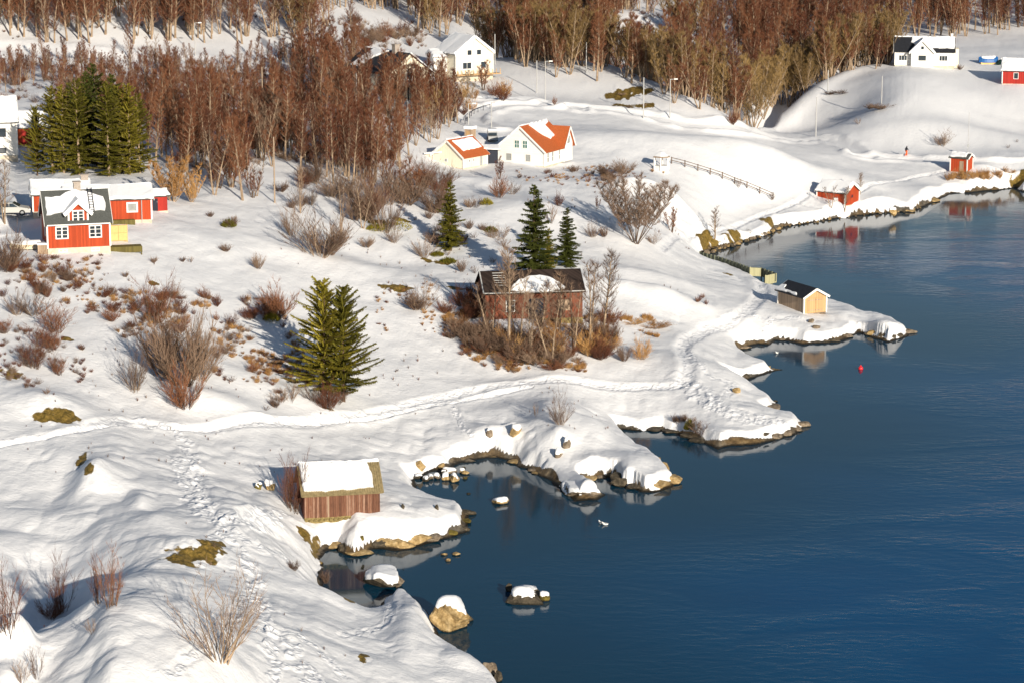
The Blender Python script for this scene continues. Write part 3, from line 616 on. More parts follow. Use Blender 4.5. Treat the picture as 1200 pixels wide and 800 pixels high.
mb = MB(); sL = 2 * -yf
for u0, u1, z0, z1 in ((-.62, .62, 3.3, 3.44), (-.62, .62, 4.42, 4.56), (-.62, -.5, 3.44, 4.42), (.5, .62, 3.44, 4.42), (-.08, .08, 3.44, 4.42), (-.5, .5, 3.74, 3.79), (-.5, .5, 4.07, 4.12)): mb.box(u0, u1, yf - .06, yf, z0, z1)
wo_ = mb.build('window', M['white'], dm); MB().box(-.55, .55, yf - .02, yf - .005, 3.36, 4.5).build('pane', M['glass'], h.root)
h.chimney(.3, .25, 'B', .7, .9)
mb = MB(); a_, b2 = h.rp('F', 1.55, .1, .32), h.rp('F', 1.55, 3.3, .32)
for dx in (-.22, .22): mb.bar(a_ + Vector((dx, 0, 0)), b2 + Vector((dx, 0, 0)), .07)
for k in range(9): q_ = a_.lerp(b2, (k + .5) / 9); mb.bar(q_ + Vector((-.22, 0, 0)), q_ + Vector((.22, 0, 0)), .05)
mb.build('roof_ladder', M['dark'], h.root); red = h
mb = MB().box(-3.3, 3.3, -h.S * math.cos(h.th) - .1, -h.S * math.cos(h.th), h.h + h.rise - h.S * math.sin(h.th) - .02, h.h + h.rise - h.S * math.sin(h.th) + .1); mb.build('gutter', M['white'], h.root)
# low red annex
h = House('red_annex', 'low red building with a flat snowy roof behind the dormer house', 'outbuilding', 151, 262, 12, 9.4, 5.5, 2.35, .95, 'red_wall', 'grey_roof', .35, .3)
h.root.location += Vector((-2.2, 0, 0)); h.snow('F', None, .32); h.snow('B', None, .32); h.window('F', 2.6, 1.2, 1.25, 1.15, 1, 1, 'curtain', fr=.16); annex = h
MB().box(3.6, 3.68, -2.86, -2.78, -.5, 2.6).build('downpipe', M['metal'], h.root)
h = House('red_wing', 'snow covered long roof building reaching left behind the dormer house', 'outbuilding', 72, 250, 12, 6.2, 5, 1.9, 1.0, 'red_wall', 'grey_roof', .3, .3)
h.snow('F', None, .32); h.snow('B', None, .32); h.chimney(2.8, .2, 'F', .8, .7)
h = House('red_lean_to', 'small red shed end at the right of the low red annex', 'shed', 187, 248, 25, 1.9, 2.2, 1.7, .5, 'dred_wall', 'grey_roof', .1, .2, trim=False)
h.snow('F', None, .22); h.door('F', -.5, .15, .6, 1.4, 'dark')
# yellow screen, decks, chairs
def place(name, px, py, phi, label, cat, group=None, dz=0, sc=1):
    p = hit(px, py); p.z += dz; return empty(name, p, R(phi), label, cat, group, sc)
t = place('yellow_screen', 139, 283, 14, 'yellow panelled screen standing on the mossy deck beside the red house', 'screen')
for i in range(2):
    for j in range(2): MB().box(-.95 + i * .97, -.02 + i * .97, -.04, .04, .1 + j * .82, .9 + j * .82).build('panel', M['yellow'], t)
MB().box(-1.02, 1.0, .045, .1, -.3, 1.78).build('frame', M['raw_wood'], t)
def deck(px, py, W_, L_, hgt, label):
    t = place('wooden_deck', px, py, 14, label, 'deck'); n_ = int(L_ / .16)
    for k in range(n_): MB().box(-W_ / 2, W_ / 2, k * .16, k * .16 + .145, hgt - .06, hgt + .004 * (k % 3)).build('plank', M['deck'], t)
    MB().box(-W_ / 2, W_ / 2, -.05, -.004, hgt - .55, hgt + .06).build('skirt_board', M['deck'], t)
    for sx in (-1, 0, 1): MB().box(sx * (W_ / 2 - .08) - .06, sx * (W_ / 2 - .08) + .06, .05, .17, -1.2, hgt - .07).build('post', M['deck'], t)
    return t
deck(147, 296, 3.6, 1.9, .55, 'mossy green deck at the right foot of the dormer house')
deck(143, 263, 2.9, 1.3, .4, 'small mossy terrace under the window of the low annex')
def chair(px, py, phi, label, mat='white'):
    t = place('garden_chair', px, py, phi, label, 'chair', dz=.35)
    MB().box(-.25, .25, -.25, .25, .4, .46).build('seat', M[mat], t); mb = MB().box(-.25, .25, .22, .28, .46, .72); mb.tube([(-.25, .25, .7), (-.15, .25, .88), (0, .25, .95), (.15, .25, .88), (.25, .25, .7)], [.05] * 5, 5); mb.build('backrest', M[mat], t)
    for x in (-.22, .22):
        for y in (-.22, .22): MB().box(x - .025, x + .025, y - .025, y + .025, 0, .4).build('leg', M[mat], t)
        MB().box(x - .03, x + .03, -.22, .22, .62, .66).build('armrest', M[mat], t)
chair(146, 258, 12, 'white garden chair on the small terrace below the annex window')
chair(133, 257, 30, 'tilted white garden chair beside the corner of the dormer house')
t = place('white_bench', 139, 259, 12, 'white slatted bench between the two garden chairs', 'bench', dz=.35)
MB().box(-.5, .5, -.2, .2, .36, .42).build('seat', M['white'], t)
for k in range(5): MB().box(-.5 + k * .22, -.4 + k * .22, .2, .25, .0, .8).build('slat', M['white'], t)
# boat and crate left of the red house
t = place('covered_boat', 33, 292, 10, 'pale upturned boat under snow at the left wall of the red house', 'boat')
mb = MB(); Vs = []; n_ = 9
for i in range(n_):
    x = -1.9 + 3.8 * i / (n_ - 1); w2 = .75 * (1 - abs((i - 4) / 4.6) ** 2.5); Vs.append([(x, -w2, .1), (x, -w2 * .95, .55), (x, 0, .75), (x, w2 * .95, .55), (x, w2, .1)])
mb.add([p for r_ in Vs for p in r_], [(i * 5 + k, (i + 1) * 5 + k, (i + 1) * 5 + k + 1, i * 5 + k + 1) for i in range(n_ - 1) for k in range(4)] + [(0, 1, 2, 3, 4), (n_ * 5 - 1, n_ * 5 - 2, n_ * 5 - 3, n_ * 5 - 4, n_ * 5 - 5)])
mb.build('hull', flat('cream_hull_paint', (.62, .52, .36), .5), t, True)
mb = MB(); mb.add([(p[0] * .9, p[1] * .9, p[2] + (.22 if 0 < k < 4 else .35) - (.3 if k in (0, 4) else 0)) for r_ in Vs for k, p in enumerate(r_)], [(i * 5 + k, (i + 1) * 5 + k, (i + 1) * 5 + k + 1, i * 5 + k + 1) for i in range(n_ - 1) for k in range(4)]); mb.build('snow_cover', M['snow'], t, True)
for k in range(3): MB().box(-1.2 + k * 1.1, -1.08 + k * 1.1, -.8, .8, -.5, .08).build('support', M['raw_wood2'], t)
t = place('wooden_crate', 50, 297, 12, 'brown plank firewood crate leaning at the corner of the red house', 'crate')
for k in range(5): MB().box(-.5 + k * .2, -.32 + k * .2, -.42, -.36, -.4, .95).build('plank', M['raw_wood2'], t)
mb = MB().box(-.5, -.44, -.36, .4, -.4, .95); mb.box(.42, .48, -.36, .4, -.4, .95); mb.box(-.44, .42, .34, .4, -.4, .95); mb.build('crate_frame', M['raw_wood2'], t)
MB().box(-.55, .53, -.47, .45, .955, 1.12).build('snow_cover', M['snow'], t)
# silver estate car
t = place('parked_car', 12, 252, 4, 'silver estate car parked left of the red house, nose in its shadow', 'car', dz=.02)
prof = [(-2.3, .35), (-2.32, .75), (-2.2, 1.0), (-2.0, 1.42), (-.3, 1.48), (.35, 1.42), (1.15, .98), (2.1, .82), (2.35, .6), (2.35, .35)]
rows = []
for yy, k in ((-.9, 0), (-.88, .5), (-.7, 1), (.7, 1), (.88, .5), (.9, 0)):
    rows.append([(x, yy * (1 - .12 * max(0, (z - .95) / .5)), z if k else min(z, .95)) for x, z in prof])
mb = MB(); n_ = len(prof); mb.add([p for r_ in rows for p in r_], [(j * n_ + i, j * n_ + i + 1, (j + 1) * n_ + i + 1, (j + 1) * n_ + i) for j in range(5) for i in range(n_ - 1)] + [tuple(range(n_)), tuple(range(5 * n_ + n_ - 1, 5 * n_ - 1, -1))]); mb.build('body', M['car'], t, False)
for sg in (-1, 1):
    for x0, x1, x2, x3 in ((-1.85, -1.0, -1.05, -1.95), (-.93, -.05, -.0, -.93), (.05, .4, .98, .05)):
        yb = sg * .925; o = mk('side_window', [(x3, yb, 1.0), (x2, yb, 1.0), (x1, sg * .85, 1.38), (x0, sg * .85, 1.38), (x3, yb - sg * .06, 1.0), (x2, yb - sg * .06, 1.0), (x1, sg * .79, 1.38), (x0, sg * .79, 1.38)], [(0, 1, 2, 3), (7, 6, 5, 4), (0, 4, 5, 1), (1, 5, 6, 2), (2, 6, 7, 3), (3, 7, 4, 0)], M['car_dark'], t)
    for x in (-1.4, 1.45):
        wl = MB().tube([(x, sg * .78, .33), (x, sg * .93, .33)], [.33, .33], 18).build('wheel', M['tyre'], t); MB().tube([(x, sg * .9, .33), (x, sg * .945, .33)], [.2, .18], 12).build('rim', M['metal'], wl)
mk('windscreen', [(.42, -.72, 1.41), (.42, .72, 1.41), (1.12, .78, 1.02), (1.12, -.78, 1.02), (.42, -.72, 1.35), (.42, .72, 1.35), (1.12, .78, .94), (1.12, -.78, .94)], [(0, 1, 2, 3), (7, 6, 5, 4), (3, 2, 6, 7), (0, 3, 7, 4), (1, 5, 6, 2)], M['car_dark'], t).location.z = .02
for sg in (-1, 1): MB().box(2.2, 2.36, sg * .62 - .16, sg * .62 + .16, .6, .74).build('headlight', M['white'], t)
# --- far left white house and red shed
h = House('white_cottage', 'white house with a deep snowy roof at the left edge of the photo', 'house', 2, 187, 14, 5.2, 6, 4.4, 2.6, 'white_wall', 'grey_roof', .5, .4); h.root.location += Vector((-.6, 0, 0)); h.snow('F', None, .35); h.snow('B', None, .35)
h.window('F', .7, 2.9, 1.1, 1.1, 1, 1, frame='dark'); h.window('F', .7, .8, 1.0, .7, 1, 1, frame='dark')
h = House('red_garage', 'red garage with a white snow roof half hidden behind the spruce group', 'garage', 44, 171, 12, 6.2, 5, 2.3, 1.5, 'red_wall', 'grey_roof', .2, .3); h.snow('F', None, .35); h.snow('B', None, .35)
fbox(MB(), 'F', h.W, h.L, .4, 2.7, .0, .07, .2, 2.2).build('garage_door', M['cream_wall'], h.root); h.door('F', -1.6, .2, .9, 1.9, 'dred_wall')
# --- orange roofed houses

h = House('orange_roof_house', 'white house with a bright orange tiled roof and two green gable windows', 'house', 638, 197, 63, 8.4, 7.6, 2.2, 3.2, 'white_wall', 'orange_roof', .25, .45, front='FL')
for u in (.95, -.35): h.window('L', -u + .35, 2.65, .8, 1.15, 2, 2, 'glass_green')
h.window('L', -1.9, .75, 1.0, 1.1, 1, 1, 'curtain', fr=.05); h.window('L', 1.2, .75, .9, 1.1, 1, 1, 'curtain', fr=.05)
for u in (-3.1, -1.6, .6, 2.4): h.window('F', u, .7, .7, 1.4, 1, 2, 'curtain', fr=.05)
h.snow('F', [(-1.9, .05), (3.9, .05), (3.6, .5), (2.0, .9), (1.9, 3.1), (.2, 3.3), (-.9, 2.4)], .3); h.snow('B', None, .25)
dm = mk('cross_gable', [(x, y, z) for y in (-h.L / 2 - .5, -.3) for x, z in ((1.2, .3), (4.0, .3), (4.0, 2.9), (2.6, 5.2), (1.2, 2.9))], [(4, 3, 2, 1, 0), (5, 6, 7, 8, 9), (0, 5, 9, 4), (1, 2, 7, 6)], M['white_wall'], h.root)
mb = MB()
for sg in (-1, 1):
    for y0, y1 in ((-h.L / 2 - .85, -.2),):
        r0 = Vector((2.6, 0, 5.22)); e0 = Vector((2.6 + sg * 1.8, 0, 2.3))
        mb.add([(q.x, y, q.z + dz) for y in (y0, y1) for q, dz in ((r0, 0), (e0, 0), (e0, .14), (r0, .14))], [(0, 1, 2, 3), (7, 6, 5, 4), (0, 4, 5, 1), (1, 5, 6, 2), (2, 6, 7, 3)])
mb.build('gable_roof', M['orange_roof'], dm)
for sg in (-1, 1): MB().bar((2.6, -h.L / 2 - .87, 5.26), (2.6 + sg * 1.8, -h.L / 2 - .87, 2.34), .05, .24).build('bargeboard', M['white'], dm)
MB().box(2.2, 3.0, -h.L / 2 - .56, -h.L / 2 - .505, 2.9, 3.9).build('upper_window', M['curtain'], dm)
h = House('annex_house', 'small cream gabled annex with a short orange roof left of the big orange roofed house', 'house', 543, 199, 90 - 36, 5.6, 5.4, 1.6, 2.1, 'cream_wall', 'orange_roof', .2, .35, front='FL')
h.snow('F', [(-2.3, .4), (2.5, .3), (2.6, 2.3), (-1.9, 2.5)], .2); h.snow('B', None, .25)
for u in (-1.4, -.4): h.window('F', u, .95, .32, .4, 1, 1, fr=.05)
h.door('F', 1.4, .2, .5, 1.3, 'metal'); h.window('L', -.4, .9, .55, .5, 1, 1, 'curtain')
mk('side_wall', [(x, y, z) for x in (-2.9, -1.6) for y, z in ((2.6, -.5), (6.4, -.5), (6.4, 1.1), (2.6, 2.0))], [(0, 1, 2, 3), (7, 6, 5, 4), (3, 2, 6, 7), (1, 5, 6, 2)], M['cream_wall'], h.root)
mk('porch_snow', [(x, y, z + d) for d in (0, .22) for x, y, z in ((-3.2, 1.2, 2.15), (-3.2, 4.0, 1.75), (-1.5, 4.2, 1.75), (-1.5, 1.2, 2.15))], [(3, 2, 1, 0), (4, 5, 6, 7), (0, 1, 5, 4), (1, 2, 6, 5), (2, 3, 7, 6), (3, 0, 4, 7)], M['snow'], h.root)
h = House('dark_garage', 'dark carport between the annex and the orange roofed house', 'carport', 573, 192, 4, 2.6, 3, 2.0, .3, 'dark', 'black_roof', .0, .2, trim=False)
h.snow('F', None, .2); h.snow('B', None, .2)
def cab(px, py, label, body, phi=5, W_=1.3, hh=1.3):
    t = place('parked_van', px, py, phi, label, 'van'); s_ = W_ / 1.6
    mb = MB(); pr = [(-1.0, .25), (-1.0, 1.0), (-.8, 1.7), (.5, 1.75), (.8, 1.05), (1.3, .95), (1.35, .25)]
    mb.add([(y * s_ * 1.0, x * 1.0, z * s_) for y in (-.85, .85) for x, z in [(-a, b) for a, b in pr]], [tuple(range(6, -1, -1)), tuple(range(7, 14))] + [(i, i + 1, i + 8, i + 7) for i in range(6)]); mb.build('body', M[body], t)
    MB().box(-.72 * s_, .72 * s_, -1.1, -.82, 1.1 * s_, 1.55 * s_).build('windscreen', M['car_dark'], t)
    for x in (-.8, .8):
        for y in (-.8, .8): MB().tube([(x * s_ - .08, y, .3), (x * s_ + .08, y, .3)], [.3, .3], 12).build('wheel', M['tyre'], t)
    mb = MB(); mb.box(-.8 * s_, .8 * s_, -.55, .95, 1.77 * s_, 1.77 * s_ + .3); mb.build('snow_cover', M['snow'], t)
cab(577, 165, 'grey van under snow parked behind the annex, nearer the big house', 'metal')
t = place('brick_store', 551, 163, -30, 'brown timber store with a white snow cap behind the annex roof', 'shed')
MB().box(-.6, .6, -.6, .6, -.5, 1.5).build('wall', M['raw_wood2'], t); MB().box(-.7, .7, -.7, .7, 1.5, 1.95).build('roof_snow', M['snow'], t); MB().box(-.3, .3, -.66, -.6, 0, 1.2).build('door', M['raw_wood'], t)
# --- houses at the wood edge
h = House('balcony_house', 'dark roofed house with a balcony half hidden in the red brown wood', 'house', 480, 117, 37 - 90, 12.5, 7.4, 4.2, 2.7, 'cream_wall', 'black_roof', .4, .7, front='R', trim=False)
h.snow('F', [(-3.5, .1), (1.0, .1), (-1.6, 2.0), (-2.6, 4.4), (-5.2, 4.4), (-4.6, 2.0)], .25); h.snow('B', None, .25); h.chimney(2.6, .1, 'F', .9, 1.1)
for u in (-1.7, 0, 1.7): h.window('R', u, 2.7, 1.3, 1.7, 2, 1)
for u in (-.9, .9): h.window('R', u, 4.9, .8, .8, 1, 1)
fbox(MB(), 'R', h.W, h.L, -3.7, 3.7, .0, 1.6, 2.35, 2.5).build('balcony_floor', M['raw_wood2'], h.root)
for k in range(15): fbox(MB(), 'R', h.W, h.L, -3.7 + k * .5, -3.62 + k * .5, 1.52, 1.58, 2.5, 3.4).build('baluster', M['white'], h.root)
fbox(MB(), 'R', h.W, h.L, -3.7, 3.7, 1.5, 1.6, 3.4, 3.5).build('handrail', M['white'], h.root)
for u in (-3.6, -1.2, 1.2, 3.6): fbox(MB(), 'R', h.W, h.L, u - .08, u + .08, 1.3, 1.46, -1, 6.0 - abs(u) * .55).build('post', M['dark'], h.root)
h = House('cream_house', 'cream gabled house with a snowy roof at the upper field edge', 'house', 556, 95, 31 - 90, 7, 7.4, 3.9, 2.7, 'cream_wall', 'grey_roof', 1.0, .4, front='R')
h.snow('F', None, .3); h.snow('B', None, .3); h.window('R', -1.5, 2.1, 1.9, 1.3, 2, 1); h.window('R', 1.8, 2.1, 1.2, 1.3, 1, 1); h.window('R', -1.0, 4.5, 1.0, 1.0, 1, 1); h.window('R', .9, 4.5, 1.0, 1.0, 1, 1)
fbox(MB(), 'R', h.W, h.L, -4.2, 4.6, .0, 1.4, 1.15, 1.3).build('terrace', M['raw_wood'], h.root)
for k in range(12): fbox(MB(), 'R', h.W, h.L, -4.2 + k * .78, -4.1 + k * .78, 1.3, 1.38, 1.3, 2.1).build('rail_post', M['raw_wood'], h.root)
h = House('white_wing', 'flat snow roofed white wing standing left of the cream gabled house', 'outbuilding', 524, 92, 14, 4.6, 5.5, 2.6, .8, 'white_wall', 'grey_roof', 1.2, .25); h.snow('F', None, .3); h.snow('B', None, .3)
h.window('F', -1.2, 2.1, .9, 1.0, 1, 1, 'curtain'); h.window('F', .9, 2.1, .8, .8, 1, 1); h.window('F', -1.4, .3, .6, .5, 1, 1); h.window('F', 1.2, .3, .6, .5, 1, 1)
# --- hilltop farmhouse
h = House('white_farmhouse', 'white farmhouse with a central gable and half dark roof on the right hill', 'house', 1083, 78, -8, 11.2, 6.6, 2.7, 2.3, 'white_wall', 'black_roof', .2, .35)
h.snow('F', [(-2.4, 0), (5.7, 0), (5.7, 3.3), (1.3, 3.3), (.2, 1.4), (-1.4, 2.6), (-2.6, 1.6)], .25); h.snow('B', None, .3)
for u in (-4.1, 3.6): h.window('F', u, 1.05, 1.7, 1.15, 3, 1)
cgx = -.45
cg = mk('cross_gable', [(x, y, z) for y in (-h.L / 2 - 1.3, -.4) for x, z in ((cgx - 2.1, -.4), (cgx + 2.1, -.4), (cgx + 2.1, 2.9), (cgx, 5.0), (cgx - 2.1, 2.9))], [(4, 3, 2, 1, 0), (5, 6, 7, 8, 9), (0, 5, 9, 4), (1, 2, 7, 6)], M['white_wall'], h.root)
mb, m2 = MB(), MB()
for sg in (-1, 1):
    for M_, t0, t1 in ((mb, 0, .13), (m2, .135, .4)):
        r0 = Vector((cgx, 0, 5.02)); e0 = Vector((cgx + sg * 2.5, 0, 2.52)); M_.add([(q.x, y, q.z + dz) for y in (-h.L / 2 - 1.65, -.2) for q, dz in ((r0, t0), (e0, t0), (e0, t1), (r0, t1))], [(0, 1, 2, 3), (7, 6, 5, 4), (0, 4, 5, 1), (1, 5, 6, 2), (2, 6, 7, 3)])
    MB().bar((cgx, -h.L / 2 - 1.67, 5.1), (cgx + sg * 2.5, -h.L / 2 - 1.67, 2.6), .05, .25).build('bargeboard', M['white'], cg)
mb.build('gable_roof', M['black_roof'], cg); m2.build('gable_snow', M['snow'], cg)
for x, z, w_, h_ in ((cgx, 1.15, 1.7, 1.2), (cgx, 3.3, .8, .8)):
    o = MB().box(x - w_ / 2, x + w_ / 2, -h.L / 2 - 1.36, -h.L / 2 - 1.305, z, z + h_).build('window', M['white'], cg); MB().box(x - w_ / 2 + .14, x + w_ / 2 - .14, -h.L / 2 - 1.39, -h.L / 2 - 1.361, z + .12, z + h_ - .12).build('pane', M['glass'], h.root)
MB().box(5.75, 6.6, -.5, 3.0, -.5, 3.2).build('back_porch', M['cream_wall'], h.root); h.chimney(5.2, .1, 'F', .4, .7, 'white')
h = House('red_barn', 'deep red building with a snowy roof and one white window at the right edge', 'barn', 1196, 99, -12, 6.8, 5.5, 2.5, 1.7, 'dred_wall', 'grey_roof', .1, .35); h.snow('F', None, .35); h.snow('B', None, .35); h.window('F', -.9, 1.0, .9, 1.2, 1, 1)
t = place('tarp_covered_boat', 1158, 75, 4, 'blue tarpaulin covered boat with snow on top, left of the deep red building', 'boat')
mb = MB(); Vs = []
for i in range(9):
    x = -1.9 + 3.8 * i / 8; k = (1 - abs((i - 4) / 4.7) ** 3); Vs.append([(x, -1.0 * k, .3), (x, -.9 * k, .95), (x, 0, 1.35 + .1 * (i % 2)), (x, .9 * k, .95), (x, 1.0 * k, .3)])
mb.add([p for r_ in Vs for p in r_], [(i * 5 + k, (i + 1) * 5 + k, (i + 1) * 5 + k + 1, i * 5 + k + 1) for i in range(8) for k in range(4)] + [(0, 1, 2, 3, 4), (44, 43, 42, 41, 40)]); mb.build('tarpaulin', M['tarp_blue'], t)
MB().add([(p[0] * .75, p[1] * .75, p[2] + .25 - (.0 if 0 < k < 4 else -.3)) for r_ in Vs for k, p in enumerate(r_)], [(i * 5 + k, (i + 1) * 5 + k, (i + 1) * 5 + k + 1, i * 5 + k + 1) for i in range(8) for k in range(4)]).build('snow_cover', M['snow'], t, True)
MB().prism([(-1.6, -.7), (1.5, -.7), (1.9, 0), (1.5, .7), (-1.6, .7)], -.3, .32).build('hull', M['yellow'], t)
t = place('tarp_heap', 1177, 76, -20, 'dark green tarpaulin heap between the blue covered boat and the red building', 'tarpaulin')
mb = MB(); Vs = [[(x, y, max(0, 1.0 - .35 * x * x / 1.6 - .5 * y * y + .25 * math.sin(5 * x + 3 * y))) for y in np.linspace(-1.2, 1.2, 7)] for x in np.linspace(-1.5, 1.5, 9)]
mb.add([p for r_ in Vs for p in r_], [(i * 7 + k, (i + 1) * 7 + k, (i + 1) * 7 + k + 1, i * 7 + k + 1) for i in range(8) for k in range(6)]); mb.build('sheet', M['tarp_green'], t, True); MB().box(-.6, .9, -.3, .5, .95, 1.3).build('snow_cover', M['snow'], t)
# --- shore huts
h = House('red_boathouse', 'little red boathouse by the far shore with its white trimmed gable to the water', 'boathouse', 990, 242, 52 - 90, 4.9, 4.1, 1.9, 1.25, 'red_wall', 'grey_roof', .1, .25, front='FR'); h.snow('F', None, .28); h.snow('B', None, .28)
h.door('F', .9, .3, .7, .9, 'white'); h.window('R', 0, 1.1, .5, .5, 1, 1, frame='dred_wall')
h = House('red_shed', 'small orange red shed with a snowy roof on the rocks above the far shore', 'shed', 1133, 203, -33, 2.9, 2.2, 2.3, .55, 'red_wall', 'grey_roof', .1, .25, front='FR'); h.snow('F', [(-1.7, .2), (1.1, .1), (1.2, 1.2), (-1.7, 1.3)], .2); h.snow('B', None, .2)
h.door('F', .5, .2, .7, 1.7, 'raw_wood2')
h = House('pale_boathouse', 'pale timber boathouse with a black roof and white trim on the rocky point', 'boathouse', 942, 367.5, 27 - 90, 5.6, 3.1, 2.0, .85, 'raw_wood', 'black_roof', .0, .35, front='FR', mat_found='grey_rock')
h.snow('F', [(-3.0, 1.1), (-2.2, 1.0), (-2.0, 1.5), (-1.0, 1.75), (.4, 1.78), (1.2, 1.7), (1.6, 1.98), (-3.0, 2.05)], .2)
fbox(MB(), 'F', h.W, h.L, -2.75, 2.75, .0, .02, .0, 1.98).build('side_boards', M['raw_wood2'], h.root)
for u in (-.55, .55):
    o = fbox(MB(), 'R', h.W, h.L, u - .52, u + .52, .0, .05, .05, 1.8).build('door', M['raw_wood'], h.root)
    mb = MB(); [fbox(mb, 'R', h.W, h.L, u - .5, u + .5, .05, .08, z, z + .1) for z in (.3, 1.5)]; mb.build('hinge_board', M['raw_wood2'], o)
# --- collapsing dark barn
h = House('old_barn', 'weathered dark red barn behind bare trees with an arched snow patch on its roof', 'barn', 626, 374, 9, 10.6, 6, 2.9, 1.75, 'barn_wall', 'barn_roof', .1, .3, trim=False, mat_found='mossy_stone')
h.snow('F', [(-2.2, 2.6), (-1.4, 1.75), (-.3, 1.25), (.9, 1.15), (2.0, 1.6), (2.9, 2.3), (3.4, 3.2), (1.5, 3.75), (-.5, 3.8), (-2.6, 3.3)], .3); pass
fbox(MB(), 'F', h.W, h.L, 2.6, 3.9, .0, .05, .9, 2.1).build('shutter', M['raw_wood2'], h.root); h.window('F', -2.6, .9, 1.0, 1.3, 2, 2); h.door('F', .2, .1, 1.6, 2.2, 'dark')
MB().bar(h.rp('F', -5.55, .05, .08), h.rp('F', -5.55, h.S, .08), .12).build('bargeboard', M['pole_grey'], h.root)
MB().bar(h.rp('F', -5.5, h.S, .05), h.rp('F', 5.5, h.S, .05), .1).build('eave_board', M['pole_grey'], h.root)
for k in range(6): MB().bar(h.rp('F', -4.2, .5 + k * .4, .1), h.rp('F', -2.9, .5 + k * .4 + .1 * (k % 2), .1), .06).build('batten', M['pole_grey'], h.root)
# --- foreground boathouse, boards one by one
h = House('old_boathouse', 'old brown red boathouse with a thick snow roof standing over the little bay', 'boathouse', 401.5, 608, 12, 6.35, 4.5, 2.0, 1.75, 'board_dark', 'old_roof', .35, .3, trim=False, mat_found='mossy_stone', gx=.25)
rb = random.Random(3); x = -h.W / 2; boards = []
proto_b = {}
while x < h.W / 2 - .02:
    w_ = min(rb.choice((.15, .18, .21)), h.W / 2 - x); key = round(w_, 2)
    if key not in proto_b: proto_b[key] = bpy.data.meshes.new('board'); m_ = MB().box(0, w_ - .022, -.045, -.003, 0, 1.97); proto_b[key].from_pydata(m_.V, [], m_.F); proto_b[key].materials.append(M['board'])
    o = link(bpy.data.objects.new('board', proto_b[key]), h.root); o.location = (x, -h.L / 2 - rb.random() * .02, .36 - rb.random() * .06); o.rotation_euler = (0, R(rb.uniform(-.5, .5)), 0); x += w_
o = MB().box(-.35, -.23, -.05, -.003, 0, 1.95).build('pale_board', M['raw_wood2'], h.root); o.location = (-.9, -h.L / 2 - .03, .33)
y = -h.L / 2
while y < h.L / 2 - .05:
    w_ = .2; hh = h.h + h.rise * (1 - abs(y + w_ / 2) / (h.L / 2)) - .36
    MB().box(-.045, -.003, 0, w_ - .02, 0, hh).build('board', M['board_dark'], h.root).location = (-h.W / 2, y, .34); y += w_
for k in range(34):
    u = -h.W / 2 - .2 + k * (h.W + .4) / 33; o = MB().bar(h.rp('F', u, .02, .02), h.rp('F', u, h.S + .08, .02), .09, .07).build('roof_rib', M['old_roof'], h.root)
h.snow('F', [(-3.35, 0), (2.35, 0), (2.55, .5), (2.65, 1.9), (2.6, 2.75), (0, 2.82), (-3.25, 2.8)], .38); h.snow('B', None, .38)
for sg in (-1, 1): MB().bar((h.W / 2 + .25, 0, h.h + h.rise + .1), (h.W / 2 + .25, sg * h.S * math.cos(h.th), h.h + h.rise + .1 - h.S * math.sin(h.th)), .12, .16).build('bargeboard', M['old_roof'], h.root)
for sg in (-1, 1): MB().bar((-h.W / 2 - .25, 0, h.h + h.rise + .1), (-h.W / 2 - .25, sg * h.S * math.cos(h.th), h.h + h.rise + .1 - h.S * math.sin(h.th)), .12, .16).build('bargeboard', M['old_roof'], h.root)
rs = random.Random(9)
def stone_mesh(seed, sub=2, squash=.7, cut=.0):
    bm = bmesh.new(); bmesh.ops.create_icosphere(bm, subdivisions=sub, radius=1); r_ = random.Random(seed); pl = [(Vector((r_.gauss(0, 1), r_.gauss(0, 1), r_.gauss(0, .8))).normalized(), r_.uniform(.45, .82)) for _ in range(12)]
    for v in bm.verts:
        p = v.co.copy()
        for nn, dd in pl:
            k = p.dot(nn)
            if k > dd: p -= nn * (k - dd) * .96
        q = np.array([p.x * 2 + seed, p.y * 2, p.z * 2]); e = float(fbm(np.array(q[0] + q[2]), np.array(q[1] - q[2] * .7), seed, 3)) * .22
        p *= 1 + e; p.z *= squash; v.co = p
    return bm
def bm_obj(name, bm, mat, parent=None, smooth=False):
    me = bpy.data.meshes.new(name); bm.to_mesh(me); bm.free(); me.materials.append(M[mat]); me.polygons.foreach_set('use_smooth', [smooth] * len(me.polygons)); return link(bpy.data.objects.new(name, me), parent)
x = -h.W / 2 - .1
while x < h.W / 2 - 1.2:
    w_ = rs.uniform(.3, .5); o = bm_obj('footing_stone', stone_mesh(rs.randrange(999), 1, .6), 'mossy_stone', h.root); o.scale = (w_ * .6, .25, .3); o.location = (x + w_ / 2, -h.L / 2 - .08, .12); x += w_
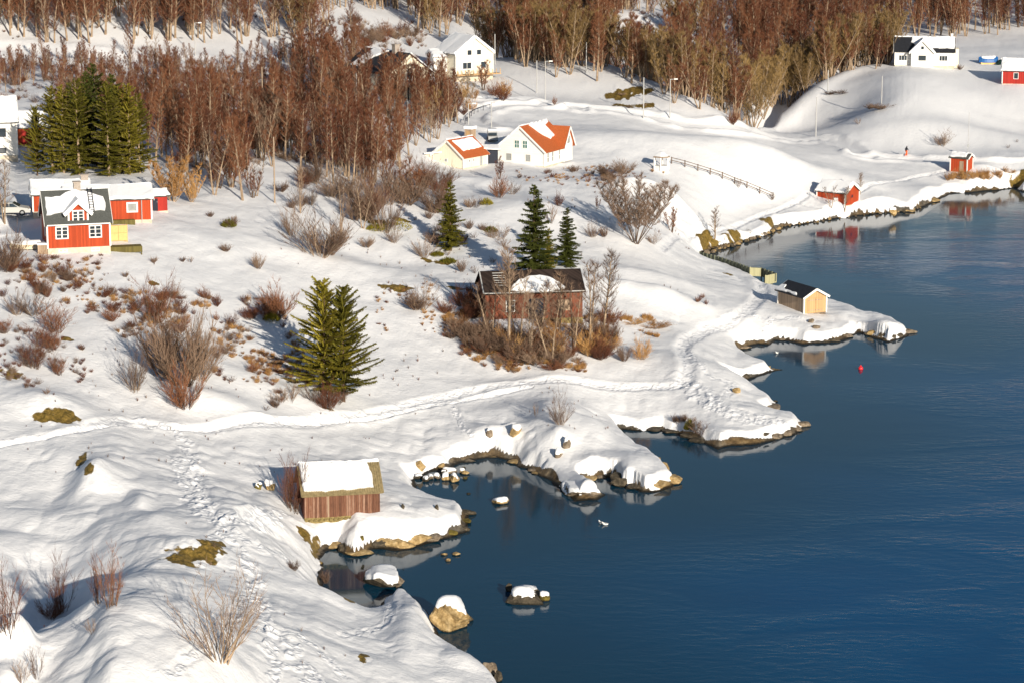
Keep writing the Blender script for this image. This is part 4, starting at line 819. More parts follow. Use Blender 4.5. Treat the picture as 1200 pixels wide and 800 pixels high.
# gazebo
t = place('white_gazebo', 775, 200, 20, 'tiny white open gazebo with a dark roof rim on the slope above the fence', 'gazebo')
hexa = [(math.cos(k * math.pi / 3) * 1.15, math.sin(k * math.pi / 3) * 1.15) for k in range(6)]
MB().prism(hexa, -.6, .1).build('floor', M['white'], t); MB().prism([(x * .97, y * .97) for x, y in hexa], .1, .75).build('panel_wall', M['white'], t)
for x, y in hexa: MB().box(x - .07, x + .07, y - .07, y + .07, .1, 2.0).build('post', M['white'], t)
mb = MB(); mb.add([(x * 1.2, y * 1.2, 2.0) for x, y in hexa] + [(x * .3, y * .3, 2.55) for x, y in hexa], [(i, (i + 1) % 6, 6 + (i + 1) % 6, 6 + i) for i in range(6)] + [tuple(range(6, 12)), (5, 4, 3, 2, 1, 0)]); rf = mb.build('roof', M['raw_wood2'], t)
mb = MB(); mb.add([(x * 1.05, y * 1.05, 2.16) for x, y in hexa] + [(x * .3, y * .3, 2.75) for x, y in hexa], [(i, (i + 1) % 6, 6 + (i + 1) % 6, 6 + i) for i in range(6)] + [tuple(range(6, 12))]); mb.build('snow_cap', M['snow'], rf)
# ================================================================== fences, pier, poles
def posts_fence(pts, label, gap=2.2, hgt=.95, rails=2, name='rail_fence', cat='fence', mat='pole_grey', th=.09):
    W3 = spline([hit(*p) for p in pts], 8); d = np.concatenate([[0], np.cumsum(np.linalg.norm(np.diff(W3[:, :2], axis=0), axis=1))]); t = empty(name, W3[0], 0, label, cat); o0 = Vector(W3[0]); n_ = int(d[-1] / gap) + 1
    tops = []
    for k in range(n_):
        s_ = k * gap; x, y = np.interp(s_, d, W3[:, 0]), np.interp(s_, d, W3[:, 1]); z = float(ground(x, y)); p = Vector((x, y, z)) - o0
        MB().box(p.x - th / 2, p.x + th / 2, p.y - th / 2, p.y + th / 2, p.z - .4, p.z + hgt).build('post', M[mat], t); tops.append(p)
    for a, b in zip(tops, tops[1:]):
        for r_ in range(rails): z = Vector((0, 0, hgt - .1 - r_ * .4)); MB().bar(a + z, b + z, .05, .09).build('rail', M[mat], t)
posts_fence([(787, 192), (815, 200), (850, 211), (885, 225), (918, 237)], 'grey post and rail fence running down the slope towards the shore', 2.0, 1.0, 2, mat='dark_bark', th=.14)
posts_fence([(545, 146), (551, 138), (562, 131), (580, 127)], 'dark rail fence curving round the drive behind the annex', 2.4, .8, 1, mat='dark')
t = None
def wall_run(pts, hgt, z0, mats, label, panel=.9, gapm='pier'):
    a = Vector((*P(*pts[0], z0), z0)); t = empty('pier_wall', a, 0, label, 'pier'); prev = a
    for q, m_ in zip(pts[1:], mats):
        b = Vector((*P(*q, z0), z0)); d = b - prev; n_ = max(1, int(d.length / panel))
        for k in range(n_):
            p0 = prev + d * (k / n_) - a; p1 = prev + d * ((k + .97) / n_) - a; MB().bar(p0 + Vector((0, 0, hgt / 2)), p1 + Vector((0, 0, hgt / 2)), .12, hgt).build('panel', M[m_], t)
            MB().box(p0.x - .08, p0.x + .08, p0.y - .2, p0.y - .07, -1.6, hgt + .1).build('post', M[m_], t)
        prev = b
    return t
wall_run([(820, 305), (842, 311), (860, 317), (879, 324)], 1.15, .7, ['pier'] * 3, 'dark green board wall running along the water towards the pier end')
wall_run([(879, 323.5), (892, 324)], 1.1, .8, ['pier_light'], 'pale green square screen at the middle of the board wall', 1.7)
wall_run([(892, 324), (909, 330)], 1.1, .7, ['pier'], 'short dark wall behind the pale pier end box')
wall_run([(897, 334), (910, 331)], 1.2, .5, ['pier_light'], 'pale olive pier end box beside the black roofed boathouse', 1.4)
def pole(px, py, top, label, lamp=False, th=.14, mat='pole', cross=False, name='utility_pole'):
    p = hit(px, py); s_ = FPX / (p.y * math.cos(PITCH) - (p.z - CAM_H) * math.sin(PITCH)); hg = (py - top) / (s_ * math.cos(PITCH))
    nm = 'street_lamp' if lamp else name; t = empty(nm, p, 0, label, 'street lamp' if lamp else 'pole')
    MB().tube([(0, 0, -.5), (0, 0, hg)], [th, th * .75], 8).build('post', M[mat], t)
    if lamp: MB().bar((0, 0, hg - .05), (.9, -.2, hg + .05), .08).build('arm', M['pole_grey'], t); MB().box(.6, 1.2, -.35, -.05, hg - .05, hg + .12).build('lamp_head', M['white'], t)
    if cross: MB().box(-.7, .7, -.06, .06, hg - .5, hg - .38).build('crossarm', M[mat], t)
    return t
for a in [(322,238,162,'tall brown wooden pole standing alone on the snow left of the wood'),(320,158,107,'thin pole in the wood seen just above the tall lone pole'),(418,127,87,'pale pole in the wood left of the balcony house'),(308,140,80,'brown pole deep in the red brown wood'),
          (580,76,41,'pale straight pole just right of the cream gabled house'),(687,84,51,'leaning pale pole at the top of the snow field by the wood'),(629,109,72,'thin pole on the field with its base by the upper drive'),(754,139,92,'thin pole on the field slope between two dark twig clumps'),
          (956,160,115,'thin pale pole at the left foot of the right hill'),(970,109,83,'thin pole beside the left dark bush row on the right hill'),(1033,122,90,'thin dark pole above the small dark bush on the right hill'),(478,152,119,'grey pole at the lower edge of the wood below the balcony house')]:
    pole(*a, th=.10, mat='pole' if 'brown' in a[3] else 'pole_grey')
for a in [(785,139,94,'street lamp on the field edge before the birch stand'),(639,117,73,'street lamp on the field left of the lone thin pole'),(229,66,28,'street lamp beside the upper road in the wood'),(549,150,122,'lamp post at the curve behind the small annex'),(576,153,121,'lamp post rising behind the snow covered van')]: pole(*a, lamp=True, th=.08, mat='pole_grey')
t = pole(1134, 183, 133, 'thin mast rising behind the small orange red shed', th=.05, mat='pole_grey', name='antenna_mast'); MB().box(-.18, .18, -.12, .12, 1.5, 1.9).build('junction_box', M['metal'], t)

# ================================================================== person, gulls, buoy, rocks
def skin_body(name, verts, edges, radii, mat, parent, sub=1, root=0):
    me = bpy.data.meshes.new(name); me.from_pydata(verts, edges, []); o = link(bpy.data.objects.new(name, me), parent); me.materials.append(M[mat])
    sk = o.modifiers.new('skin', 'SKIN'); me.skin_vertices[0].data[root].use_root = True
    for d, r_ in zip(me.skin_vertices[0].data, radii): d.radius = (r_, r_)
    if sub: ss = o.modifiers.new('sub', 'SUBSURF'); ss.levels = ss.render_levels = sub
    return o
t = place('person', 1062, 183.5, -70, 'person in orange trousers and a dark jacket walking along the cleared road', 'person', dz=.0)
# local +Y = walking direction
body = skin_body('body', [(0,0,.95),(0,.02,1.2),(0,.03,1.45),(0,.05,1.55),(0,.06,1.68),(0,.08,1.76), (-.2,.02,1.42),(-.26,-.12,1.16),(-.25,.05,.95),(.2,.02,1.42),(.27,.14,1.17),(.22,.32,1.02)],
   [(0,1),(1,2),(2,3),(3,4),(4,5),(2,6),(6,7),(7,8),(2,9),(9,10),(10,11)], [.17,.16,.17,.065,.105,.09,.08,.065,.045,.08,.065,.045], 'dark_cloth', t)
skin_body('trousers', [(0,0,.98),(-.1,.02,.88),(-.11,.2,.5),(-.11,.14,.1),(-.11,.26,.06),(.1,0,.88),(.11,-.06,.5),(.11,-.32,.14),(.11,-.22,.06)], [(0,1),(1,2),(2,3),(3,4),(0,5),(5,6),(6,7),(7,8)], [.165,.12,.095,.07,.06,.12,.095,.07,.06], 'orange_cloth', t)
skin_body('face', [(0,.12,1.66),(0,.15,1.70),(0,.14,1.74)], [(0,1),(1,2)], [.07,.08,.06], 'skin', t)
for x, y, z in ((-.25, .08, .88), (.21, .37, .98)):
    for k in range(4): skin_body('finger', [(x - .03 + k * .02, y, z), (x - .03 + k * .02, y + .02, z - .07), (x - .03 + k * .02, y + .05, z - .1)], [(0, 1), (1, 2)], [.013] * 3, 'skin', t, 0)
    skin_body('hand', [(x, y - .02, z + .04), (x, y, z), (x + .05, y + .03, z - .02)], [(0, 1), (1, 2)], [.035, .04, .012], 'skin', t, 0)
for i, (a, b_, l) in enumerate([(704, 613, 'white gull floating on the bay, left one of the close pair'), (709, 614.5, 'white gull floating on the bay, right one of the close pair'), (910.5, 414, 'pale gull resting on the water below the rocky point')]):
    x, y = P(a, b_, 0); t = empty('gull', (x, y, 0), R(40 + 50 * i), l, 'gull')
    skin_body('body', [(0,-.28,.08),(0,-.1,.08),(0,.12,.1),(0,.2,.2),(0,.22,.26),(0,.31,.25)], [(0,1),(1,2),(2,3),(3,4),(4,5)], [.04,.12,.12,.05,.055,.015], 'gull', t)
    for sx in (-1, 1): mk('wing', [(sx*.1,.1,.14),(sx*.14,-.05,.13),(sx*.08,-.34,.14),(sx*.05,-.1,.2)], [(0,1,3),(1,2,3)], M['metal'], t)
x, y = P(1008.5, 432.5, 0); t = empty('mooring_buoy', (x, y, 0), 0, 'round red mooring buoy floating alone on the open water', 'buoy')
bm = bmesh.new(); bmesh.ops.create_uvsphere(bm, u_segments=16, v_segments=10, radius=.27); o = bm_obj('float', bm, 'buoy', t, True); o.location.z = .12
MB().tube([(0, 0, .35), (0, 0, .5)], [.09, .07], 8).build('eye', M['buoy'], t)

def rock(px, py, w_, hgt, mat, label, depth=None, seed=0, snow=0, rz=0, name='boulder', z=None, group=None, sub=3, sink=.25, onland=True):
    if z is None: p = hit(px, py)
    else: x, y = P(px, py, z); p = Vector((x, y, z))
    depth = depth or w_ * .8; bm = stone_mesh(seed, sub, 1.0)
    for v in bm.verts: v.co.x *= w_ / 2; v.co.y *= depth / 2; v.co.z = (v.co.z * .5 + .5 - sink) * hgt / (1 - sink)
    capf = None
    if snow:
        bm.normal_update(); V_ = [v.co.copy() for v in bm.verts]; N_ = [v.normal.copy() for v in bm.verts]; zt = hgt * (1 - snow); ids = {}; F_ = []
        for f in bm.faces:
            if all(N_[v.index].z > .42 and V_[v.index].z > zt * .75 + .25 * hgt * vn(np.array(V_[v.index].x * 3), np.array(V_[v.index].y * 3), seed) for v in f.verts): F_.append([v.index for v in f.verts])
        cnt = {}
        for f in F_:
            for a, b in zip(f, f[1:] + f[:1]): cnt[frozenset((a, b))] = cnt.get(frozenset((a, b)), 0) + 1
        border = set(v for e, c_ in cnt.items() if c_ == 1 for v in e); T = min(.24, hgt * .2) * 1.0
        used = sorted(set(v for f in F_ for v in f)); mp = {v: i for i, v in enumerate(used)}
        capV = [V_[v] + (N_[v] * .01 - Vector((0, 0, .01)) if v in border else N_[v] * T * .6 + Vector((0, 0, T * .7))) for v in used]; capf = (capV, [[mp[v] for v in f] for f in F_])
    o = bm_obj(name, bm, mat); o.location = p; o.rotation_euler = (0, 0, R(rz)); tag(o, label, 'rock', group)
    if capf and capf[1]: mk('snow_cap', capf[0], capf[1], M['snow'], o, True)
    return o
rock(534, 738, 3.7, 2.4, 'ochre_rock', 'big ochre boulder with a white snow cap standing in the water at the lower shore', 3.0, 15, .16, 10, z=-.1, sub=4, sink=.15)
rock(549, 727, 1.1, .5, 'dark_rock', 'dark wet stone just behind the right side of the big ochre boulder', .9, 5, 0, z=0)
rock(617, 705, 4.3, 1.0, 'dark_rock', 'dark skerry with lumpy white snow lying alone in the open bay', 4.2, 12, .22, -25, name='skerry', z=-.1, sub=4, sink=.45)
rock(676, 579, 7.6, 1.0, 'grey_rock', 'long snow tongue of rock reaching into the bay from the spit', 2.6, 131, .8, -57, name='rock_spit', z=-.1, sub=4, sink=.2)
rock(638, 703, .9, .8, 'moss_rock', 'small mossy knob at the right end of the lone skerry', .8, 22, .5, z=0)
rock(596, 692, .8, .7, 'dark_rock', 'dark stone at the left tip of the lone skerry', .8, 23, .0, z=0)
rock(449, 686, 3.6, 1.5, 'dark_rock', 'long snow covered rock leading out of the cove below the boathouse', 3.6, 31, .55, -35, name='shore_rock', z=-.1, sub=4)
rock(467, 686, 1.2, .9, 'grey_rock', 'bare stone at the right end of the long snow covered cove rock', 2, 35, 0, z=0)
rock(586, 590, 1.9, .55, 'ochre_rock', 'flat ochre stone with a snow dab in the dark reflection of the bay', 1.6, 41, .5, 0, z=-.03)
rock(549, 578.5, .6, .12, 'dark_rock', 'small flat stone barely above the water between cluster and flat ochre stone', .6, 43, 0, z=0)
rock(574, 790, 1.4, 1.3, 'grey_rock', 'reddish dark boulder at the tip of the snow tongue near the lower edge', 1.5, 51, 0, z=0, sub=3)
rock(583, 797, 1.0, .7, 'dark_rock', 'dark low stone right at the lower edge tip of the snow tongue', 1, 52, 0, z=0)
for i, (a, b_, w_) in enumerate([(521, 650, .7), (534, 649.5, 1.0), (526, 657, .6)]): rock(a, b_, w_, .25, 'ochre_rock', ['small pale stone, left of the trio in the bay', 'largest and rightmost pale stone of the trio in the bay', 'lowest faint stone of the trio in the bay'][i], w_ * .8, 60 + i, 0, z=0, group='three stones awash in the bay')
cl = [(492, 549, 1.1, .9, 'ochre_rock', 0), (499, 563, .9, .5, 'dark_rock', .5), (505, 561, .9, .5, 'grey_rock', .6), (512, 560, 1.0, .5, 'grey_rock', .6), (517, 549, .9, .7, 'ochre_rock', 0), (526, 554, 1.7, .6, 'grey_rock', .7), (523, 562, 1.0, .7, 'ochre_rock', .6), (533, 564, 1.6, .7, 'ochre_rock', .35), (541, 554, .7, .5, 'ochre_rock', .6), (546, 555, .9, .4, 'ochre_rock', 0), (545, 561, .6, .25, 'moss_rock', 0), (489, 560, 1.2, .4, 'dark_rock', .4), (519, 555, .9, .4, 'dark_rock', .6), (544, 548, .5, .15, 'moss_rock', 0)]
lab = ['ochre stone standing in snow behind the left end of the stone cluster', 'dark stone at the left water side of the cluster', 'snow capped stone second from the left at the water', 'snow capped stone in the middle left of the cluster', 'ochre stone at the upper edge of the cluster by the bank', 'broad stone with a thick snow cap at the centre of the cluster', 'pale stone left of the round ochre boulder in the cluster', 'round ochre boulder at the front of the cluster', 'snow dabbed stone near the right end of the cluster', 'bare ochre stone at the right end of the cluster', 'small mossy stone below the right end of the cluster', 'flat dark stone at the inner corner of the bay', 'dark stone under snow behind the centre of the cluster', 'tiny mossy stone beyond the cluster by the far bank']
for i, (a, b_, w_, hg, mt, sn) in enumerate(cl): rock(a, b_, w_, hg, mt, lab[i], w_ * .8, 70 + i, sn, i * 40, group='stones clustered at the head of the bay')
rock(573, 510, .9, .7, 'grey_rock', 'snow capped square stone on the slope above the bay', .9, 90, .5, 10); rock(604, 508, 1.4, .9, 'ochre_rock', 'snow capped brown stone in the middle of the slope above the bay', 1.2, 91, .55, 20)
rock(664, 524, 1.1, .9, 'grey_rock', 'upper snow capped stone on the rocky spit', 1, 92, .6); rock(655, 534, 1.3, .7, 'grey_rock', 'lower snow capped stone on the rocky spit', 1, 93, .6, 30)
rock(315, 573, 1.1, .9, 'ochre_rock', 'brown stone with a snow cap in the shade left of the old boathouse', 1, 94, .45); rock(303, 572, .8, .5, 'moss_rock', 'flat snowy stone left of the brown stone beside the boathouse', .8, 95, .6)
rock(951, 378, .9, .5, 'grey_rock', 'bare grey stone in front of the pale boathouse, upper of two', .8, 96, 0); rock(957, 385, 1.0, .6, 'grey_rock', 'bare grey stone in front of the pale boathouse, lower of two', .8, 97, 0)
rock(863, 460, 1.0, .6, 'ochre_rock', 'pale brown stone standing in the snow near the middle cape', .8, 98, 0); rock(908, 470.5, .7, .25, 'dark_rock', 'thin dark stone in the water off the middle cape', .5, 99, 0, z=0)
rock(1046, 251, 1.3, 1.1, 'ochre_rock', 'pale block on the snow by the far shore right of the red boathouse', 1.0, 88, .5, z=1.0, name='stone_block')
rock(512, 596, .5, .5, 'dark_rock', 'dark stone poking from the snow, right one beside the boathouse', .4, 101, 0); rock(472, 595, .35, .4, 'dark_rock', 'dark stone poking from the snow, left one beside the boathouse', .3, 102, 0); rock(424, 631, .7, .4, 'moss_rock', 'brown stone showing through snow above the dark cleft', .5, 103, 0, 40)
# outcrops set into the banks : (px, py, width, height, depth, material)
OUT = [(480,642,3.0,1.35,'ochre_rock',8),(462,644,2.4,1.5,'ochre_rock',-5),(498,636,2.6,1.1,'grey_rock',10),(450,642,1.6,1.3,'dark_rock',30),(437,640,1.2,1.2,'dark_rock',0),(422,651,1.8,.8,'ochre_rock',0),(404,646,1.4,1.3,'dark_rock',20),(392,643,1.4,.8,'ochre_rock',0),(545,604,1.4,.9,'dark_rock',0),(546,613,1.3,.8,'moss_rock',50),(541,623,1.4,.7,'dark_rock',0),(524,628,1.6,.8,'moss_rock',0),(512,632,1.3,.6,'dark_rock',0),
 (770,574,2.4,1.4,'ochre_rock',-10),(787,567,2.4,1.1,'ochre_rock',20),(777,555,1.6,1.5,'ochre_rock',60),(768,546,1.2,1.3,'ochre_rock',50),(722,566,1.3,1.6,'dark_rock',0),(730,570,1.6,1.3,'dark_rock',0),(743,574,1.5,.9,'dark_rock',0),(684,560,1.4,.9,'grey_rock',0),(690,563,1.3,.7,'ochre_rock',0),(700,561,1.6,.5,'grey_rock',0),(627,552,1.3,.5,'grey_rock',0),(633,556,1.5,.4,'ochre_rock',0),
 (937,501,1.8,1.1,'grey_rock',20),(930,505,1.9,1.0,'grey_rock',0),(917,511,2.0,1.1,'grey_rock',5),(906,515,1.8,.9,'grey_rock',0),(893,516,1.8,1.3,'dark_rock',10),(882,518,2.0,1.1,'ochre_rock',0),(868,521,2.4,1.2,'ochre_rock',5),(905,481,2.4,1.1,'grey_rock',20),(896,434,2.0,.8,'ochre_rock',10),(884,437,2.2,1.0,'ochre_rock',0),(906,434,1.5,.4,'ochre_rock',0),(872,444,1.2,1.0,'dark_rock',0),(869,447,1.1,.5,'dark_rock',0),
 (1060,392,2.2,.8,'grey_rock',0),(1052,396,2.0,1.0,'dark_rock',0),(1042,398,1.8,1.4,'dark_rock',0),(1030,395,1.8,1.2,'ochre_rock',0),(1020,393,1.4,.8,'grey_rock',0),(1005,389,1.2,.7,'ochre_rock',0),(993,396,1.6,.9,'grey_rock',0),(975,401,1.6,.7,'dark_rock',0),(957,402,1.4,.5,'dark_rock',0),(945,402,1.4,.6,'grey_rock',0),(929,399,1.2,.7,'ochre_rock',0),(919,399,1.2,.6,'grey_rock',0),(873,409,1.3,.7,'grey_rock',0),(970,364,1.3,.6,'moss_rock',0),(978,364,.9,.4,'grey_rock',0),
 (745,504,1.6,.7,'dark_rock',0),(752,503,1.0,.9,'moss_rock',0),(765,505,1.8,.6,'dark_rock',0),(790,508,2,.6,'dark_rock',0),(808,513,1.8,.7,'dark_rock',0),(822,518,1.8,.7,'dark_rock',0),(606,543,1.6,.5,'ochre_rock',0),(572,536,2.2,.35,'ochre_rock',0),(545,541,1.8,.4,'grey_rock',0),(1176,216,2.4,1.0,'grey_rock',0),(1164,220,1.8,.9,'dark_rock',0),(1150,222,1.6,.9,'grey_rock',0),(1116,226,1.4,.9,'ochre_rock',0),(1094,237,3.2,1.1,'ochre_rock',-15),(1068,249,1.6,.7,'ochre_rock',0)]
for i, (a, b_, w_, hg, mt, rz_) in enumerate(OUT):
    x, y = P(a, b_ + .5, 0); nm = {'ochre_rock': 'ochre', 'grey_rock': 'grey', 'dark_rock': 'dark wet', 'moss_rock': 'mossy'}[mt]
    where = 'bank below the old boathouse' if a < 560 and b_ > 590 else 'bay head bank' if a < 640 and b_ < 560 else 'peninsula tip in the middle of the bay' if a < 795 and b_ > 530 else 'shaded bank behind the peninsula' if 740 < a < 830 and b_ > 495 else 'large cape right of the trodden path' if b_ > 500 else 'middle cape with the ochre tongue' if 420 < b_ < 500 else 'rocky point by the pale boathouse' if a > 860 and b_ > 350 else 'far shore below the red shed'
    rock(a, b_, w_ * 1.45, hg * .72, mt, '%s rock ledge jutting from the %s' % (nm, where), w_ * 1.1, 200 + i, 0, rz_, name='rock_ledge', z=-.12, group='rock ledges along the ' + where, sub=3, sink=.1).location = (x, y + w_ * .45, -.12)
# revetment stones on the far shore
rv = np.array([P(a, b_ - .6, .2) for a, b_ in [(826, 299), (838, 293.5), (853, 290), (880, 281.5), (904, 273.5), (917, 266.5), (940, 263.5), (980, 256.5), (1020, 251.5), (1060, 249), (1084, 243)]]); dd = np.concatenate([[0], np.cumsum(np.linalg.norm(np.diff(rv, axis=0), axis=1))])
sm = []
for k in range(6):
    bm = stone_mesh(300 + k, 2, .8); me = bpy.data.meshes.new('shore_stone'); bm.to_mesh(me); bm.free(); me.materials.append(M[['ochre_rock', 'grey_rock', 'ochre_rock', 'grey_rock', 'ochre_rock', 'dark_rock'][k]]); sm.append(me)
k = 0; s_ = 0
while s_ < dd[-1] - 1 and k < 150:
    x = np.interp(s_, dd, rv[:, 0]) + rs.uniform(-.2, .2); big = .8 if s_ < 26 else .4 + .2 * rs.random(); y = np.interp(s_, dd, rv[:, 1]) + rs.uniform(-.2, .9)
    o = link(bpy.data.objects.new('shore_stone', sm[k % 6])); q_ = rs.uniform(.3, .75) * big; o.scale = (q_, q_ * .9, q_ * .9); o.location = (x, y, .02 + rs.random() * .3 * big); o.rotation_euler = (rs.random(), rs.random(), rs.random() * 6)
    tag(o, 'stone in the row lining the far shore below the snow', 'stone', 'stones lining the far shore'); s_ += rs.uniform(.5, 1.1) * (1 if s_ < 26 else 1.4); k += 1

# ================================================================== vegetation
class TM:                               # fast triangle soup
    def __init__(s): s.V = []; s.F = []
    def tri(s, a, b, c): n = len(s.V); s.V += [a, b, c]; s.F.append((n, n + 1, n + 2))
    def twig(s, p, d, L, w, r):
        # a thin blade bent once
        sx = np.cross(d, [r.uniform(-1, 1), r.uniform(-1, 1), r.uniform(-1, 1)]); sx = sx / (np.linalg.norm(sx) + 1e-6) * w / 2; n = len(s.V)
        m_ = p + d * L * .5 + np.array([0, 0, .04 * L]); e = m_ + (d + np.array([r.uniform(-.2, .2), r.uniform(-.2, .2), .25])) * L * .5
        s.V += [p - sx, p + sx, m_ + sx * .7, m_ - sx * .7, e]; s.F += [(n, n + 1, n + 2, n + 3), (n + 3, n + 2, n + 4)]
    def limb(s, pts, rad, k=3):
        n = len(s.V)
        for i, p in enumerate(pts):
            d = pts[min(i + 1, len(pts) - 1)] - pts[max(i - 1, 0)]; d = d / (np.linalg.norm(d) + 1e-9); a = np.cross(d, [.3, .2, 1.0] if abs(d[2]) < .9 else [1, 0, 0]); a = a / np.linalg.norm(a); b = np.cross(d, a)
            for j in range(k): t = 2 * math.pi * j / k; s.V.append(p + (a * math.cos(t) + b * math.sin(t)) * rad[i])
        for i in range(len(pts) - 1):
            for j in range(k): s.F.append((n + i * k + j, n + i * k + (j + 1) % k, n + (i + 1) * k + (j + 1) % k, n + (i + 1) * k + j))
def nrm(v): return v / (np.linalg.norm(v) + 1e-9)
def curve(p, d, L, seg, bend, r, up=.0):
    pts = [p]
    for i in range(seg): d = nrm(d + np.array([r.uniform(-bend, bend), r.uniform(-bend, bend), r.uniform(-bend, bend) + up])); p = p + d * L / seg; pts.append(p)
    return pts, d
def bare_tree(seed, Ht, stems=1, spread=.12, nb=26, blen=.30, up=.9, sec=6, twg=11, tw=.03, tl=.55, r0=.13, low=.22):
    r = random.Random(seed); T, C = TM(), TM()
    for st in range(stems):
        az = 2 * math.pi * st / stems + r.uniform(-.4, .4); lean = spread * (1 if stems > 1 else .4) * r.uniform(.6, 1.2); hh = Ht * r.uniform(.8, 1.0) if stems > 1 else Ht
        pts, _ = curve(np.array([math.cos(az) * .1 * (stems > 1), math.sin(az) * .1 * (stems > 1), -.3]), nrm(np.array([math.cos(az) * lean, math.sin(az) * lean, 1])), hh, 8, .06, r, .03)
        rr = r0 / math.sqrt(stems) * 1.2; T.limb(pts, [rr * (1 - .9 * i / 8) + .012 for i in range(9)], 5)
        n_ = int(nb / stems * 1.3)
        for k in range(n_):
            f = low + (1 - low) * (k + r.random()) / n_; q = f * 8; i = min(int(q), 7); p = pts[i] + (pts[i + 1] - pts[i]) * (q - i); a = k * 2.4 + r.uniform(-.5, .5); u_ = up * r.uniform(.7, 1.3)
            L = Ht * blen * (1.05 - f) ** .6 * r.uniform(.6, 1.1) * (.55 + .45 * min(1, (f - low) * 5 + .3))
            bp, _ = curve(p, nrm(np.array([math.cos(a), math.sin(a), u_])), L, 3, .12, r, .12); T.limb(bp, [.035 * (1 - f) + .022, .022, .015, .006], 3)
            for s2 in range(sec):
                g = (s2 + r.random()) / sec * 2.9 + .1; j = min(int(g), 2); pp = bp[j] + (bp[j + 1] - bp[j]) * (g - j); dd_ = nrm(nrm(bp[j + 1] - bp[j]) + np.array([r.uniform(-.9, .9), r.uniform(-.9, .9), r.uniform(-.2, .7)])); L2 = L * .42 * r.uniform(.6, 1.2)
                e = pp + dd_ * L2; C.twig(pp, dd_, L2, tw * 1.1, r)
                for t_ in range(twg):
                    ff = r.uniform(.15, 1.0); C.twig(pp + dd_ * L2 * ff, nrm(dd_ + np.array([r.uniform(-.9, .9), r.uniform(-.9, .9), r.uniform(-.3, .9)])), tl * r.uniform(.5, 1.2), tw * r.uniform(.6, 1), r)
    return T, C
def soup(name, t, mat):
    me = bpy.data.meshes.new(name); V_ = np.array(t.V, np.float32); me.from_pydata(V_.tolist(), [], t.F); me.materials.append(M[mat]); me.update(); return me
TREE = []
def add_kind(T, C, bark, twig): TREE.append((soup('trunk', T, bark), soup('crown', C, twig)))
for k in range(4): add_kind(*bare_tree(10 + k, 9.0 + k * .6, 1, .12, 28, .21 + .025 * k, .8, tw=.025), 'birch_bark', 'twig_red')      # 0-3 slim birch
for k in range(2): add_kind(*bare_tree(30 + k, 8.5, 3, .26, 30, .21, 1.2, tw=.025), 'birch_bark', 'twig_red')                 # 4-5 multi stem birch
for k in range(2): add_kind(*bare_tree(40 + k, 9.5, 4, .42, 46, .26, 1.0, tw=.032), 'birch_bark', 'twig_olive')                # 6-7 rounded
for k in range(2): add_kind(*bare_tree(50 + k, 6.0, 4, .35, 34, .24, 1.2, tl=.4), 'dark_bark', 'twig_red')                   # 8-9 low
T_, C_ = bare_tree(60, 9.5, 2, .2, 24, .26, .8, 6, 8, .026, .5); add_kind(T_, C_, 'birch_bark', 'twig_grey')      # 10 airy
T_, C_ = bare_tree(61, 8.5, 1, .15, 28, .3, .7, 6, 8, .026, .5, low=.3); add_kind(T_, C_, 'birch_bark', 'twig_grey')  # 11
T_, C_ = bare_tree(62, 9, 16, .72, 250, .22, .75, 6, 10, .024, .55, r0=.11, low=.3); add_kind(T_, C_, 'dark_bark', 'twig_grey')   # 12 big fan bush tree
T_, C_ = bare_tree(63, 7, 14, .7, 160, .2, 1.0, 6, 10, .035, .45, r0=.14, low=.15); add_kind(T_, C_, 'birch_bark', 'twig_gold') # 13 golden willow
T_, C_ = bare_tree(64, 7, 13, .62, 110, .18, 1.2, 6, 8, .016, .38, r0=.11, low=.25); add_kind(T_, C_, 'birch_bark', 'twig_grey')      # 14 open fan shrub
T_, C_ = bare_tree(65, 5, 10, .24, 80, .16, 1.5, 6, 8, .016, .32, r0=.075, low=.2); add_kind(T_, C_, 'birch_bark', 'twig_red')      # 15 upright shrub
def put_tree(kind, x, y, sc, rz, label, group=None, name='birch_tree', tilt=0, z=None, cat='tree', wx=1):
    tr, cr = TREE[kind]; r_ = empty(name, (x, y, (float(ground(x, y)) if z is None else z) - .05), rz, label, cat, group); r_.scale = (sc * wx, sc * wx, sc)
    if tilt: r_.rotation_euler = (0, tilt, rz)
    link(bpy.data.objects.new('trunk', tr), r_); link(bpy.data.objects.new('crown', cr), r_); return r_
def pin(px, py, poly):
    return bool(inpoly(np.array([px], float), np.array([py], float), poly)[0])
LEFTWOOD = [(-60,150),(60,165),(175,190),(200,226),(232,226),(262,240),(300,236),(312,205),(345,196),(372,240),(430,222),(470,198),(505,168),(540,150),(528,118),(500,118),(490,122),(462,118),(440,95),(452,60),(420,42),(430,-40),(-60,-40)]
# (polygon of base pixels, count, kinds, label, group)
rf = random.Random(42); cands = []
def houses_clear(px, py):
    for x0, y0, x1, y1 in [(430,60,520,122),(492,44,585,100),(-10,110,68,200),(-20,195,200,262),(548,150,600,175)]:
        if x0 < px < x1 and y0 < py < y1: return False
    return True
def scatter(region, n_, kinds, wgt, smin, smax, label, group, cond=None, ylim=(250, 800), xlim=(-200, 200), dens=None):
    c_ = 0; tries = 0
    while c_ < n_ and tries < n_ * 60:
        tries += 1; y = rf.uniform(*ylim); x = rf.uniform(*xlim); z = float(ground(x, y)); px, py = proj(x, y, z)
        if not region(px, py, x, y): continue
        if dens is not None and rf.random() > dens(px, py): continue
        cands.append((y, x, rf.choices(kinds, wgt)[0], rf.uniform(smin, smax) * (.55 if -60 < px < 345 and 64 < py < 138 else 1), rf.random() * 6.28, label, group)); c_ += 1
road = lambda px, py: (px < 250 and 52 < py < 70) or (abs(py - 62 - (px - 250) * -.02) < 6 and px < 330)
